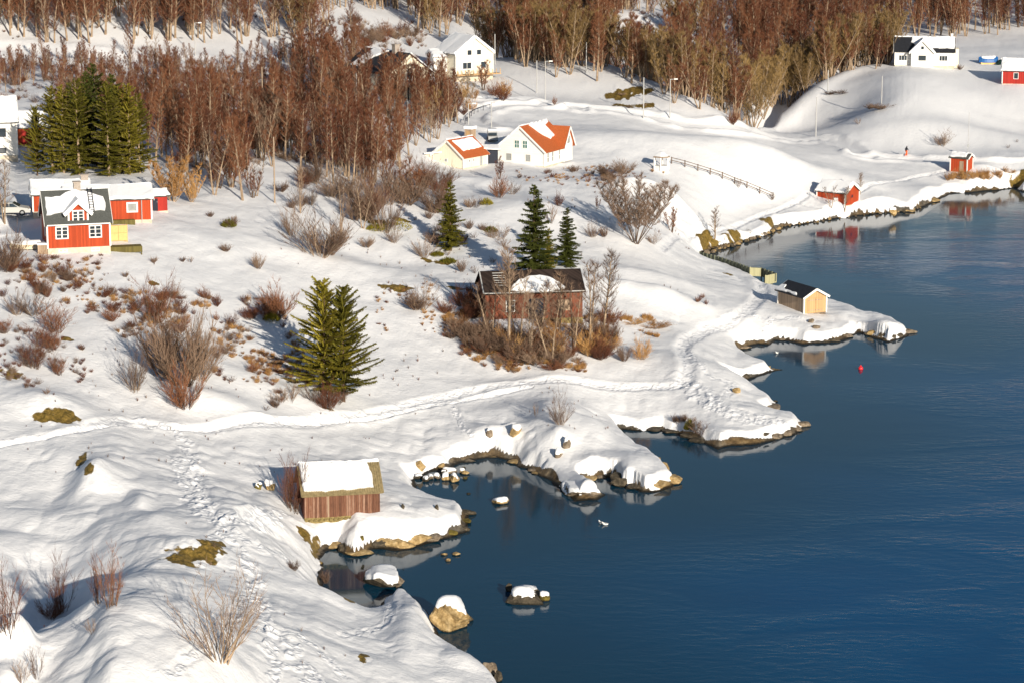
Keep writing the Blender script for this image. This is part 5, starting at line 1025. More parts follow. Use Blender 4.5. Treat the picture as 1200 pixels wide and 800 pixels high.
scatter(lambda px, py, x, y: pin(px, py, LEFTWOOD) and py > 68 and houses_clear(px, py) and not road(px, py), 780, [0,1,2,3,4,5,8,9,10], [4,4,4,4,4,4,3,3,3], .5, 1.08, 'bare red brown birch in the wood above the red dormer house', 'birches in the wood on the left slope', ylim=(280, 470), xlim=(-110, 0),
        dens=lambda px, py: 1.0 if py > 85 else .5)
scatter(lambda px, py, x, y: -60 < px < 490 and -30 < py < 52 and not (px > 385 and py > 12) and not road(px, py), 1000, [0,1,2,3,4,6,10], [4,4,4,4,3,1,2], .95, 1.35, 'bare birch in the upper wood beyond the snowy road', 'birches above the upper road', ylim=(400, 640), xlim=(-160, 10),
        dens=lambda px, py: .35 if 250 < px < 480 and py > -10 else 1)
crest = [(480,62),(560,42),(590,74),(640,96),(690,104),(730,116),(770,132),(800,144),(840,152),(868,156),(885,150),(872,120),(850,95),(860,60),(870,30),(870,-60),(480,-60)]
scatter(lambda px, py, x, y: pin(px, py + 4, crest) and not (712 < px < 788 and 35 < py < 108) and not (765 < px < 872 and py < 26) and not(740 < px < 880 and py < 46 and rf.random() < .75) and houses_clear(px, py), 620, [0,1,2,3,4,5,6,7], [2,2,2,2,3,3,1.6,1.6], 1.0, 1.5, 'bare brown tree in the belt of wood behind the upper snow field', 'trees behind the upper snow field', ylim=(430, 700), xlim=(-30, 80))
cl1 = np.array([hit(*q_)[:2] for q_ in [(560,68),(590,74),(640,78),(690,86),(730,98),(770,113),(800,125),(840,141),(868,151)]]); cl2 = np.array([hit(*q_)[:2] for q_ in [(880,156),(895,143),(915,127),(940,112),(975,93),(1010,81),(1045,75)]])
def behind(cl, px, x, y, a, b_, d0, d1): t = x / y; cy = np.interp(t, cl[:, 0] / cl[:, 1], cl[:, 1]); return a < px < b_ and d0 < y - cy < d1
scatter(lambda px, py, x, y: behind(cl1, px, x, y, 565, 872, 3, 14), 72, [4,5,6,7,3], [2.5,2.5,3,3,1], .95, 1.35, 'olive brown rounded tree in the front row behind the snow field crest', 'front row trees behind the field crest', ylim=(430, 560), xlim=(-30, 60))
rh = [(868,128),(905,125),(940,110),(975,95),(1010,84),(1045,78),(1045,52),(1125,44),(1200,40),(1290,46),(1290,-60),(860,-60),(860,80)]
scatter(lambda px, py, x, y: pin(px, py, rh), 760, [0,1,2,3,4,5,8], [4,4,4,4,4,4,1], .9, 1.35, 'bare dark red brown birch in the wood behind the right hill', 'birches behind the right hill', ylim=(430, 720), xlim=(30, 190), dens=lambda px, py: 1 if px < 1110 else .8)
scatter(lambda px, py, x, y: behind(cl2, px, x, y, 880, 1046, 2, 16), 40, [6,7], [1,1], 1.0, 1.45, 'rounded olive brown tree at the edge of the right hill', 'olive trees at the edge of the right hill', ylim=(430, 560), xlim=(30, 110))
cands.sort(key=lambda c_: c_[0]); vis = [c_ for c_ in cands if -20 < proj(c_[1], c_[0], float(ground(c_[1], c_[0])))[0] < 1220]
fr = [c_ for c_ in vis if c_[6] in ('front row trees behind the field crest', 'olive trees at the edge of the right hill')]; vis = [c_ for c_ in vis if c_ not in fr]; ind = vis[:290]; rest = vis[290:] + [c_ for c_ in cands if c_ not in vis and c_ not in fr]
LM = [(-60, 'left of the spruce group'), (60, 'behind the spruces'), (180, 'right of the spruce group'), (240, 'above the golden bush'), (290, 'left of the tall lone pole'), (335, 'by the tall lone pole'), (380, 'above the wide grey bush'), (430, 'below the balcony house'), (480, 'above the drive')]
for y, x, k, sc, rz, lb, gp in ind:
    if gp == 'birches in the wood on the left slope':
        px, py = proj(x, y, float(ground(x, y))); w1 = [t for a_, t in LM if px >= a_][-1] if px > -60 else LM[0][1]
        lb = '%s birch %s, rooted %s' % ('multi stemmed' if k in (4, 5, 8, 9) else 'pale twigged' if k == 10 else 'tall slim' if sc > .85 else 'shorter slim', w1, 'at the lower wood edge' if py > 200 else 'low in the wood' if py > 150 else 'halfway up the wood' if py > 105 else 'near the upper road')
    put_tree(k, x, y, sc, rz, lb, gp)
for y, x, k, sc, rz, lb, gp in fr:
    px, py = proj(x, y, float(ground(x, y))); rt_ = 'olive' in gp
    mk_ = [(560, 'behind the cream house end'), (610, 'behind the flat top of the field'), (665, 'by the leaning pale pole'), (710, 'below the snowy knoll'), (745, 'above the dark twig clumps'), (785, 'behind the field street lamp'), (830, 'at the low end of the field')] if not rt_ else [(870, 'in the valley mouth'), (910, 'above the hill foot'), (945, 'on the left shoulder'), (985, 'below the farmhouse wood'), (1020, 'left of the farmhouse')]
    w1 = ([t for a_, t in mk_ if px >= a_] or [mk_[0][1]])[-1]; lb = '%s %s tree %s' % ('big' if sc > 1.15 else 'lower', 'rounded olive' if k in (6, 7) else 'red brown', w1)
    put_tree(k, x, y, sc, rz, lb, gp, 'wood_edge_tree')
def gn_stuff(name, pts, sources, label, cat):
    """points with kind / rotation / scale; sources = list of lists of objects whose meshes are instanced"""
    me = bpy.data.meshes.new(name); me.vertices.add(len(pts)); me.vertices.foreach_set('co', np.array([p[:3] for p in pts], np.float32).ravel())
    for nm, typ, col_ in (('kind_index', 'INT', 3), ('turn', 'FLOAT', 4), ('size', 'FLOAT', 5), ('wide', 'FLOAT', 6)):
        a = me.attributes.new(nm, typ, 'POINT'); a.data.foreach_set('value', np.array([p[col_] for p in pts], np.int32 if typ == 'INT' else np.float32))
    o = link(bpy.data.objects.new(name, me)); tag(o, label, cat, kind='stuff')
    ng = bpy.data.node_groups.new(name, 'GeometryNodeTree'); ng.interface.new_socket('Geometry', in_out='INPUT', socket_type='NodeSocketGeometry'); ng.interface.new_socket('Geometry', in_out='OUTPUT', socket_type='NodeSocketGeometry')
    N, Lk = ng.nodes, ng.links; gi = N.new('NodeGroupInput'); go = N.new('NodeGroupOutput'); jo = N.new('GeometryNodeJoinGeometry')
    for src in reversed(sources):
        j2 = N.new('GeometryNodeJoinGeometry')
        for s0 in src:
            oi = N.new('GeometryNodeObjectInfo'); oi.inputs['Object'].default_value = s0; oi.transform_space = 'ORIGINAL'; Lk.new(oi.outputs['Geometry'], j2.inputs[0])
        ti = N.new('GeometryNodeGeometryToInstance'); Lk.new(j2.outputs[0], ti.inputs[0]); Lk.new(ti.outputs[0], jo.inputs[0])
    iop = N.new('GeometryNodeInstanceOnPoints'); Lk.new(gi.outputs[0], iop.inputs['Points']); Lk.new(jo.outputs[0], iop.inputs['Instance']); iop.inputs['Pick Instance'].default_value = True
    def attr(nm, t): a = N.new('GeometryNodeInputNamedAttribute'); a.data_type = t; a.inputs[0].default_value = nm; return a.outputs[0]
    Lk.new(attr('kind_index', 'INT'), iop.inputs['Instance Index'])
    cx = N.new('ShaderNodeCombineXYZ'); Lk.new(attr('turn', 'FLOAT'), cx.inputs[2]); Lk.new(cx.outputs[0], iop.inputs['Rotation'])
    cs = N.new('ShaderNodeCombineXYZ'); sz, wz = attr('size', 'FLOAT'), attr('wide', 'FLOAT'); Lk.new(wz, cs.inputs[0]); Lk.new(wz, cs.inputs[1]); Lk.new(sz, cs.inputs[2]); Lk.new(cs.outputs[0], iop.inputs['Scale'])
    Lk.new(iop.outputs[0], go.inputs[0]); md = o.modifiers.new('scatter', 'NODES'); md.node_group = ng; return o
# special single trees
SP = [(745,285,12,1.1,1.05,'huge grey brown bush tree alone on the slope above the old barn','bare_tree'),(203,236,13,.85,1.0,'rounded golden willow bush right of the low red annex','willow_bush'),(225,237,13,.6,.8,'smaller golden bush right of the rounded golden willow','willow_bush'),
 (692,412,10,1.2,1,'slender pale birch at the right corner of the old barn','birch_tree'),(575,398,10,.8,1,'thin bare tree at the left corner of the old barn','birch_tree'),(622,418,10,.85,1,'front bare tree left of the barn thicket centre','birch_tree'),(645,424,10,.8,1.1,'frontmost pale stemmed tree in the barn thicket','birch_tree'),(672,415,10,.9,1,'pale stemmed tree left of the slender birch','birch_tree'),(596,408,11,1.25,1,'bare birch left in front of the old barn roof','birch_tree'),(608,402,10,.95,.9,'leaning bare tree before the left door of the old barn','birch_tree'),(632,405,11,.8,1.2,'forked bare tree before the middle of the old barn','birch_tree'),(655,400,11,.85,1.2,'dark bare tree before the right half of the old barn','birch_tree'),(706,395,11,1.1,1,'wide bare tree right of the slender pale birch','birch_tree'),
 (838,280,10,.55,1.3,'bare tree on the ochre bank at the inner end of the far bay','birch_tree'),(787,272,8,.6,1.1,'small bare tree left of the curved path on the slope','bare_tree'),(990,248,11,.45,1.3,'bare tree before the gable of the little red boathouse','birch_tree'),(974,244,10,.42,1.3,'bare tree before the long side of the little red boathouse','birch_tree'),(1008,228,11,.4,1.2,'bare tree behind the right end of the little red boathouse','birch_tree'),
 (566,106,8,.9,1.2,'dark bare tree on the slope in front of the cream house','bare_tree'),(700,245,8,.3,1,'tiny round topped tree right of the two spruces','bare_tree'),(478,238,8,.95,1.3,'wide dark bush tree at the lower corner of the wood','bare_tree'),(352,250,10,.7,.8,'pale birch at the lower wood edge by the lone pole','birch_tree'),(400,275,10,.85,.8,'pale birch standing above the wide grey bush','birch_tree'),(425,268,10,.8,.9,'pale birch right of the wide grey bush','birch_tree'),
 (590,112,8,.4,1,'low bush on the drive bank right of the dark bare tree','bare_tree'),(545,128,7,.55,1,'round olive bush below the balcony house','willow_bush'),(520,122,7,.6,1,'olive bush left of the round olive bush below the balcony house','willow_bush'),(505,150,7,.7,.9,'tall olive bush above the drive and the annex','willow_bush'),(585,210,8,.55,1,'dark thicket tree on the bank below the annex','bare_tree'),(890,126,7,1.3,1.2,'wide olive bush tree at the foot of the right hill','bare_tree'),(915,118,6,1.0,1.1,'second olive bush tree right of the widest one at the right hill foot','bare_tree'),
 (1040,76,6,1.35,.9,'tall pale tree right beside the left wall of the white farmhouse','bare_tree'),(820,128,5,1.0,1.3,'wide red brown tree at the low right end of the field crest','bare_tree'),(790,121,4,1.0,1.2,'red brown tree second from the low end of the field crest','bare_tree'),(740,98,0,1.35,1.0,'tall birch with a bright pale trunk at the middle of the crest','birch_tree'),(5,262,10,.9,1,'grey bare tree at the left edge above the parked car','bare_tree')]
for px, py, k, sc, wx, lb, nm in SP:
    p = hit(px, py); put_tree(k, p.x, p.y, sc, px * 1.7, lb, None, nm, 0, p.z, 'shrub' if 'bush' in nm or 'shrub' in nm else 'tree', wx)
# conifers
def spruce(seed, Ht, rad, whorls=24, drop=.25, dens=1.0, bare=.08, shape=.8, tw=.2):
    r = random.Random(seed); T, C = TM(), TM(); pts, _ = curve(np.array([0, 0, -.3]), np.array([0, 0, 1.]), Ht + .2, 6, .015, r); T.limb(pts, [.15 * (1 - i / 6.3) * Ht / 9 + .01 for i in range(7)], 6)
    for k in range(whorls):
        f = bare + (1 - bare) * (k + .5) / whorls; z = f * Ht; Rr = rad * (1 - f) ** shape * (.5 + .5 * min(1, f * 6)); nbr = int((8 if f < .85 else 5) * dens) + r.randint(0, 1); off = r.random() * 6
        Rr *= r.uniform(.72, 1.12)
        for b in range(nbr):
            if r.random() < (.26 if rad > 3.5 else .2): continue
            a = off + 2 * math.pi * b / nbr + r.uniform(-.3, .3); L = (Rr + .15) * r.uniform(.5, 1.15); d = nrm(np.array([math.cos(a), math.sin(a), -drop + .55 * f + r.uniform(-.22, .2)])); p = np.array([0, 0, z + r.uniform(-.18, .18)]); e = p + d * L
            C_end = e + np.array([0, 0, .1 * L]); T.limb([p, e], [.025, .006], 3); n_ = max(4, int(L * 12)); side = nrm(np.cross(d, [0, 0, 1]))
            for j in range(n_):
                g = (j + .6) / n_; q = p + d * L * g + np.array([0, 0, .1 * L * g * g]); wl = (.2 + .34 * (1 - g) * min(1, L)) * r.uniform(.7, 1.2) * (1 if g > .15 else .5)
                for sg in (-1, 1):
                    tip = q + side * sg * wl + d * wl * .6 + np.array([0, 0, r.uniform(-.16, .04)]); bw = d * tw * r.uniform(.6, 1.1) * .5; C.tri(q - bw, q + bw, tip)
                tip = q + d * wl * .4 + np.array([r.uniform(-.06, .06), r.uniform(-.06, .06), r.uniform(.05, .16)]); C.tri(q - side * .07, q + side * .07, tip)
                tip = q + np.array([r.uniform(-.06, .06), r.uniform(-.06, .06), -r.uniform(.1, .24)]); C.tri(q - side * .05 - d * .05, q + side * .05 + d * .05, tip)
    return soup('trunk', T, 'birch_bark' if bare in (.08, .03) else 'dark_bark'), C
CON = {}
for k, (Ht, rad, wh, dr, bare, shp, mt) in {'slim': (9, 1.9, 28, .25, .07, .8, 'needle'), 'dense': (9, 2.0, 30, .3, .04, .75, 'needle_dark'), 'pine': (10, 3.7, 27, -.05, .06, .42, 'needle'), 'open': (10, 2.5, 26, .12, .03, .42, 'needle'), 'wide': (10, 3.2, 30, .15, .04, .6, 'needle_dark')}.items():
    tr, C = spruce(len(k) * 3 + 2 + int(rad * 10), Ht, rad, wh, dr, 1.15, bare, shp); CON[k] = (tr, soup('crown', C, mt), Ht)
def con(kind, px, py, top, label, wx=1.0, group=None):
    p = hit(px, py); s_ = FPX / (p.y * math.cos(PITCH) - (p.z - CAM_H) * math.sin(PITCH)); hg = (py - top) / (s_ * math.cos(PITCH)); tr, cr, Ht = CON[kind]; k = hg / Ht
    r_ = empty('spruce_tree' if kind != 'pine' else 'pine_tree', p, px * 2.3, label, 'spruce' if kind != 'pine' else 'pine', group); r_.scale = (k * wx, k * wx, k); link(bpy.data.objects.new('trunk', tr), r_); link(bpy.data.objects.new('crown', cr), r_)
con('pine', 380, 463, 331, 'dense dark pine, left one of the pair above the main path', 1.0); con('pine', 403, 470, 338, 'open wide branched pine, right one of the pair above the main path', .9)
con('slim', 528, 294, 213, 'slim spruce standing alone on the slope left of the old barn', 1.25); con('dense', 627, 338, 219, 'tallest spruce directly behind the old barn roof', 1.3); con('dense', 664, 313, 245, 'shorter spruce right of the tallest spruce behind the old barn', 1.35); con('slim', 643, 318, 268, 'small dark spruce tucked between the two barn spruces', 1.2)
for i, (a, b_, t_, kd, wx, lb) in enumerate([(44, 206, 128, 'pine', .7, 'low broad spruce before the white roofed red garage'), (62, 204, 104, 'open', .85, 'leftmost tall spruce of the dense group'), (75, 203, 103, 'open', .8, 'second tall spruce of the group counted from the red garage'), (93, 205, 95, 'open', .9, 'spruce with a pale bare trunk left of the tallest one'), (112, 190, 78, 'wide', .9, 'tallest darkest spruce in the middle of the group'),
     (128, 207, 99, 'open', .9, 'pale trunked spruce at the front right of the tallest one'), (141, 204, 103, 'open', .9, 'spruce third from the right end of the group'), (152, 205, 101, 'open', .85, 'spruce second from the right end of the group'), (164, 203, 112, 'open', .9, 'rightmost spruce at the edge of the birch wood'), (103, 196, 88, 'wide', .8, 'dark spruce tucked just left behind the tallest one'), (134, 195, 90, 'wide', .85, 'dark spruce tucked just right behind the tallest one'), (84, 197, 101, 'wide', .7, 'dark filler spruce between the left trunks of the group')]): con(kd, a, b_, t_, lb, wx, 'spruce group behind the red annex')
# shrubs : unit height meshes
def shrub(seed, stems, fan, tw, nb=9, twg=6, tl=.15, rr=.0065):
    r = random.Random(seed); T, C = TM(), TM()
    for s0 in range(stems):
        a = r.random() * 6.28; fl = fan * math.sqrt(r.random()) * 1.2; d = nrm(np.array([math.cos(a) * fl, math.sin(a) * fl, 1])); L = r.uniform(.55, 1.02) * (1.05 - .42 * min(1, fl / (fan * 1.2)) ** 2); p0 = np.array([math.cos(a) * .06 * r.random() * 2, math.sin(a) * .06 * r.random() * 2, -.06]); pts, _ = curve(p0, d, L, 4, .16, r, .03); T.limb(pts, [rr, rr * .8, rr * .6, rr * .4, rr * .15], 3)
        for b in range(nb):
            g = .5 + 3.4 * (b + r.random()) / nb; i = min(int(g), 3); p = pts[i] + (pts[i + 1] - pts[i]) * (g - i); dd_ = nrm(nrm(pts[i + 1] - pts[i]) + np.array([r.uniform(-.9, .9), r.uniform(-.9, .9), r.uniform(-.1, .3)])); L2 = .26 * r.uniform(.5, 1.2); C.twig(p, dd_, L2, tw, r)
            for t_ in range(twg): C.twig(p + dd_ * L2 * r.uniform(.2, 1), nrm(dd_ + np.array([r.uniform(-.7, .7), r.uniform(-.7, .7), r.uniform(-.1, .6)])), tl * r.uniform(.5, 1.2), tw * .7, r)
    return T, C
SH = []
for k, (st, fan, tw, bark, twig) in enumerate([(22, .85, .007, 'birch_bark', 'twig_grey'), (18, .42, .007, 'dark_bark', 'twig_red'), (34, .85, .010, 'dark_bark', 'twig_grey'), (30, .95, .011, 'dark_bark', 'twig_red'), (26, .75, .010, 'birch_bark', 'twig_gold'), (8, .6, .010, 'dark_bark', 'twig_grey'), (20, .6, .007, 'dark_bark', 'twig_red')]):
    T_, C_ = shrub(400 + k, st, fan, tw); SH.append((soup('stems', T_, bark), soup('twigs', C_, twig)))
for st, fan, tw, bark, twig, rr_ in [(15, .72, .0055, 'birch_bark', 'twig_grey', .0105), (11, .42, .0065, 'dark_bark', 'twig_red', .010)]:
    T_, C_ = shrub(431 + st, st, fan, tw, 13, 4, .12, rr_); SH.append((soup('stems', T_, bark), soup('twigs', C_, twig)))
def put_shrub(kind, px, py, hpx, wpx, label, group=None, p=None, name='bare_shrub'):
    p = p or hit(px, py); s_ = FPX / (p.y * math.cos(PITCH) - (p.z - CAM_H) * math.sin(PITCH)); hg = hpx / s_ / math.cos(PITCH); wd_ = wpx / s_ / [1.05, .8, 1.2, 1.3, 1.1, .95, 1.0, 1.0, .8][kind]
    o = link(bpy.data.objects.new(name, SH[kind][0])); o.location = p; o.rotation_euler = (0, 0, px * 1.3 + py); o.scale = (wd_, wd_, hg); tag(o, label, 'shrub', group); link(bpy.data.objects.new('twigs', SH[kind][1]), o); return o
SHL = [(3,60,724,35,40,'dark low juniper like shrub in the blue shadow hollow'),(7,258,772,118,112,'large pale branched shrub at the front snow dome near the lower edge'),(8,10,742,95,52,'tall reddish shrub at the left edge in the shaded hollow'),(8,74,716,78,42,'upright shrub in the blue shade behind the dark juniper like shrub'),(8,129,710,84,44,'upright brown shrub on the edge of the shaded hollow'),(8,116,706,68,28,'thinner left twin of the upright brown shrub'),(5,44,795,55,22,'thin shrub low at the left edge of the lower snow'),(5,26,800,40,26,'twiggy shrub cut by the lower edge at the left'),
 (5,108,742,25,16,'tiny twig tuft on the sunlit snow dome'),(2,345,668,16,18,'small dark tuft right of the trodden footprints'),(2,382,683,20,14,'brown tuft on the ridge edge above the cove'),(1,344,600,80,34,'bare reddish shrub standing at the left wall of the old boathouse'),(1,338,594,60,20,'thin shrub just left of the boathouse shrub'),
 (2,215,450,105,90,'great dark thicket shrub above the fork of the main path'),(2,190,440,95,70,'left half of the great thicket above the path fork'),(0,235,445,85,55,'right half of the great thicket above the path fork'),(3,218,478,60,55,'low reddish twigs at the foot of the great thicket'),(0,158,458,65,40,'slim fan shrub left of the great thicket'),(1,180,380,65,50,'grey shrub rising behind the great thicket'),
 (0,375,300,62,80,'wide grey round bush below the birches at the wood edge'),(2,385,298,50,60,'right half of the wide grey round bush'),(0,342,277,48,28,'narrow shrub left of the wide grey round bush'),(0,430,258,70,50,'bright bare shrub at the lower wood edge'),(0,450,272,60,45,'bare shrub beside the green juniper at the wood edge'),(2,475,240,50,60,'dark bush at the foot of the wood right corner'),(0,508,247,40,30,'bush right of the wood right corner'),
 (0,493,363,38,40,'dry golden shrub on a grass patch left of the barn'),(2,488,363,22,36,'dry grass base of the golden shrub left of the barn'),(0,497,302,30,28,'grey shrub left of the lone slim spruce foot'),(2,430,290,16,22,'low grey tuft below the wood edge'),(0,462,285,25,20,'thin tuft right of the low grey tuft'),
 (3,328,373,45,55,'dark brown thicket left of the spruce pair'),(3,312,372,30,35,'left side of the brown thicket near the spruce pair'),(2,8,318,60,50,'grey bush at the left edge below the crate'),(3,385,480,38,34,'reddish shrub at the foot of the spruce pair'),(2,323,477,17,18,'small tuft left of the reddish shrub by the path'),
 (0,657,497,42,32,'bare shrub on the dome above the spit'),(4,752,421,28,30,'golden round shrub right of the barn thicket'),(2,731,423,24,20,'brown tuft left of the golden round shrub'),(5,628,488,24,8,'thin dark twig by the dome above the bay'),
 (2,265,295,12,18,'small round twig tuft, right one on the terrace row'),(2,303,315,22,20,'grey twig tuft right of the terrace row'),(2,270,266,14,22,'mossy dark tuft on the slope right of the annex'),(5,223,308,10,10,'tiny tuft on the flat snow below the annex'),(2,180,308,9,12,'smallest tuft of the row below the dormer house, at its right'),(2,214,307,8,9,'tiny dark tuft in the row below the dormer house'),(2,147,325,9,10,'tiny tuft below the mossy deck'),
 (2,1032,128,8,35,'flat dark bush on the crown of the right hill'),(2,1020,128,7,18,'left end of the flat dark bush on the right hill'),(2,985,110,5,26,'flat bush row at the left shoulder of the right hill'),(2,973,111,5,16,'left end of the flat bush row on the right hill shoulder'),(0,1104,171,20,28,'brown shrub on the snow above the orange red shed'),(2,1125,82,8,10,'dark bush right of the white farmhouse'),(5,1006,146,10,10,'thin twig tuft on the lower right hill'),
 (2,729,112,4,12,'dark twig patch on the upper field, upper one'),(2,737,127,5,8,'dark twig patch on the upper field, left lower one'),(2,755,125,4,7,'dark twig patch on the upper field beside the thin pole'),(3,858,146,22,20,'red brown shrub in the valley mouth'),(3,650,123,12,7,'little red shrub on the upper drive'),
 (3,585,232,32,28,'reddish thicket on the bank left of the stone slope'),(0,600,228,18,20,'pale twigs right of the reddish thicket on the bank'),(3,655,242,20,14,'small reddish round bush above the two spruces'),(5,645,262,30,20,'thin bush left of the reddish round bush'),(0,695,278,20,22,'shrub row left of the huge bush tree'),(2,708,278,16,14,'small dark shrub at the foot of the huge bush tree'),
 (4,770,385,9,45,'low orange reeds right of the barn slope'),(4,745,380,8,40,'low orange reeds nearer the barn'),(0,765,286,16,18,'thin shrub right of the huge bush tree foot'),(5,905,235,14,8,'thin twig by the lower end of the rail fence'),(5,865,220,16,8,'thin twig beside the middle of the rail fence'),
 (2,710,207,18,30,'brown bushes left of the white gazebo'),(2,730,204,20,34,'brown bushes beside the white gazebo'),(4,1040,-20,1,1,'')]
for k, px, py, hp, wp_, lb in SHL[:-1]: put_shrub(k, px, py, hp, wp_, lb)
def where(lb, px, py, poly, v=1, v0=0, v1=2):
    xs_ = [p[0] for p in poly]; ys_ = [p[1] for p in poly]; fx = (px - min(xs_)) / (max(xs_) - min(xs_) + 1e-6); fy = (py - min(ys_)) / (max(ys_) - min(ys_) + 1e-6)
    size = 'tall' if v > v0 + (v1 - v0) * .66 else 'small' if v < v0 + (v1 - v0) * .33 else 'middling'
    col_ = ('far left', 'left', 'middle', 'right', 'far right')[min(4, int(fx * 5))]; row = ('upper', 'middle', 'lower')[min(2, int(fy * 3))]
    return ' '.join(('%s %s, %s %s of them' % (size, lb, row, col_)).split()[:16])
# barn thicket
rt = random.Random(5)
for i in range(60):
    a = rt.random(); px = 545 + 175 * a; py = np.interp(px, [545, 580, 640, 700, 720], [416, 428, 434, 428, 405]) - rt.random() * 36
    hv = rt.uniform(14, 36); put_shrub(rt.choice([2, 3, 3, 2, 2, 0, 4]), px, py, hv, rt.uniform(24, 44), where('shrub in the thicket before the old barn', px, py, [(545, 380), (720, 434)], hv, 12, 32), 'thicket shrubs in front of the old barn', name='thicket_shrub')
for i in range(20):
    px = rt.uniform(1106, 1185); put_shrub(4, px, np.interp(px, [1106, 1185], [214, 209]) - rt.random() * 8, rt.uniform(5, 12), rt.uniform(8, 16), 'pale dry reed tuft on the rocks beside the orange red shed', 'reed tufts by the orange red shed')
SG = [([(0,300),(60,298),(112,300),(108,340),(60,352),(0,352)], 26, (9, 24), 'brown bush in the row on the bank below the dormer house', 'bushes on the bank below the dormer house', [6,0,3,2]),
      ([(0,365),(60,372),(95,440),(60,468),(20,440),(0,430)], 10, (22, 42), 'thin reddish bush on the left slope below the bank', 'bushes on the left slope', [1,1,0,6]),
      ([(130,335),(210,345),(330,360),(345,400),(300,440),(250,440),(150,400),(110,360)], 46, (9, 24), 'low red brown scrub bush on the slope below the red house', 'scrub bushes below the red house', [6,6,3,0]),
      ([(230,240),(330,222),(345,245),(300,262),(250,262)], 4, (8, 16), 'small tuft on the smooth snow right of the willow', 'tufts right of the willow', [2]),
      ([(500,250),(560,240),(600,280),(590,330),(520,330),(510,300)], 26, (8, 22), 'low grey shrub on the slope left of the old barn', 'shrubs left of the old barn', [5,2,0]),
      ([(340,200),(420,225),(520,215),(520,250),(420,262),(340,240)], 26, (20, 45), 'bare shrub along the lower edge of the left wood', 'shrubs along the lower wood edge', [0,1,2]),
      ([(545,330),(570,350),(560,400),(530,400),(520,370)], 14, (14, 30), 'brown shrub at the left end wall of the old barn', 'shrubs at the left end of the old barn', [3,2,6]),
      ([(800,350),(830,345),(840,360),(810,365)], 4, (6, 10), 'dry reddish tuft on the hummock above the junction of paths', 'tufts on the hummock', [3]),
      ([(770,495),(800,500),(825,512),(830,505),(800,492)], 14, (6, 16), 'dark twiggy shrub on the shaded bank behind the peninsula', 'shrubs on the shaded bank', [2,5]),
      ([(240,470),(400,455),(400,478),(300,490),(240,488)], 8, (8, 30), 'sparse twig tuft beside the upper edge of the main path', 'twig tufts above the main path', [5]),
      ([(590,210),(680,196),(760,205),(700,215),(640,212)], 16, (6, 12), 'low brown tuft in the garden below the orange roofed house', 'garden tufts below the orange roofed house', [2,3]),
      ([(600,15),(660,20),(720,60),(700,70),(640,60)], 1, (8, 10), 'bush in the wood edge above the field', None, [2]),
      ([(380,18),(470,30),(500,55),(430,58),(380,45)], 26, (10, 22), 'brown thicket bush on the open snow of the upper wood', 'bushes on the open snow of the upper wood', [2,0,3]),
      ([(500,118),(600,108),(590,125),(540,140),(520,140)], 22, (8, 20), 'red brown bush on the bank below the cream house', 'bushes below the cream house', [3,3,4]),
      ([(1110,150),(1200,140),(1200,180),(1150,175)], 2, (5, 8), 'faint tuft on the snow above the shore road', 'tufts above the shore road', [5])]
for poly, n_, (h0, h1), lb, gp, kd in SG:
    xs_ = [p[0] for p in poly]; ys_ = [p[1] for p in poly]; c_ = 0
    while c_ < n_:
        px, py = rt.uniform(min(xs_), max(xs_)), rt.uniform(min(ys_), max(ys_))
        if not pin(px, py, poly): continue
        hp = rt.uniform(h0, h1); kk = rt.choice(kd); put_shrub(kk, px, py, hp, hp * rt.uniform(.8, 1.4), where(lb, px, py, poly, hp, h0, h1), gp, name='scrub_bush' if 'scrub' in lb or 'bank below' in lb else 'low_shrub'); c_ += 1
# green junipers
rj = random.Random(11)
def juniper(px, py, w_, hgt, label):
    C = TM(); r = rj
    for k in range(420):
        a = r.random() * 6.28; q = math.sqrt(r.random()); p = np.array([math.cos(a) * q * w_ / 2, math.sin(a) * q * w_ / 2, (1 - q * q) * hgt * r.uniform(.2, 1)]); d = nrm(np.array([math.cos(a) * q, math.sin(a) * q, .8 + r.uniform(-.3, .5)])); C.twig(p, d, .3, .07, r)
    o = link(bpy.data.objects.new('juniper_bush', soup('juniper_bush', C, 'needle'))); o.location = hit(px, py); tag(o, label, 'juniper')
for a in [(462,268,4.2,1.3,'dark green juniper bush among the bare shrubs at the wood edge'),(440,270,2,.8,'small green juniper left of the larger one at the wood edge'),(525,308,1.8,.5,'low green juniper mat below the slim spruce'),(512,300,1.5,.4,'tiny juniper mat left of the slim spruce foot'),(570,240,1.5,.8,'green tuft on the bank above the barn spruces, upper'),(575,272,1.6,.6,'green tuft on the slope left of the tallest spruce'),(318,376,1.6,.8,'dark juniper beside the brown thicket by the spruce pair'),(268,266,1.6,.8,'dark juniper on the open snow right of the golden willow'),(808,503,.9,1.0,'dark little juniper on the shaded bank edge')]: juniper(*a)
# ground scrub (uncountable)
pts = []
def sprinkle(poly, n_, h0, h1, kinds, wide=1.1):
    xs_ = [p[0] for p in poly]; ys_ = [p[1] for p in poly]; c_ = 0
    corners = [hit(*p) for p in poly]; wp_ = [(c.x, c.y) for c in corners]; x0, x1 = min(p[0] for p in wp_), max(p[0] for p in wp_); y0, y1 = min(p[1] for p in wp_), max(p[1] for p in wp_)
    X_ = np.array([rt.uniform(x0, x1) for _ in range(n_ * 4)]); Y_ = np.array([rt.uniform(y0, y1) for _ in range(n_ * 4)]); ok = inpoly(X_, Y_, wp_) & (fbm(X_ / 3.5, Y_ / 6, 5, 3) > -.08); X_, Y_ = X_[ok][:n_], Y_[ok][:n_]; Z_ = ground(X_, Y_)
    for x, y, z in zip(X_, Y_, Z_): s0 = rt.uniform(h0, h1); pts.append((x, y, z, rt.choice(kinds), rt.random() * 6.28, s0, s0 * wide * rt.uniform(.7, 1.3)))
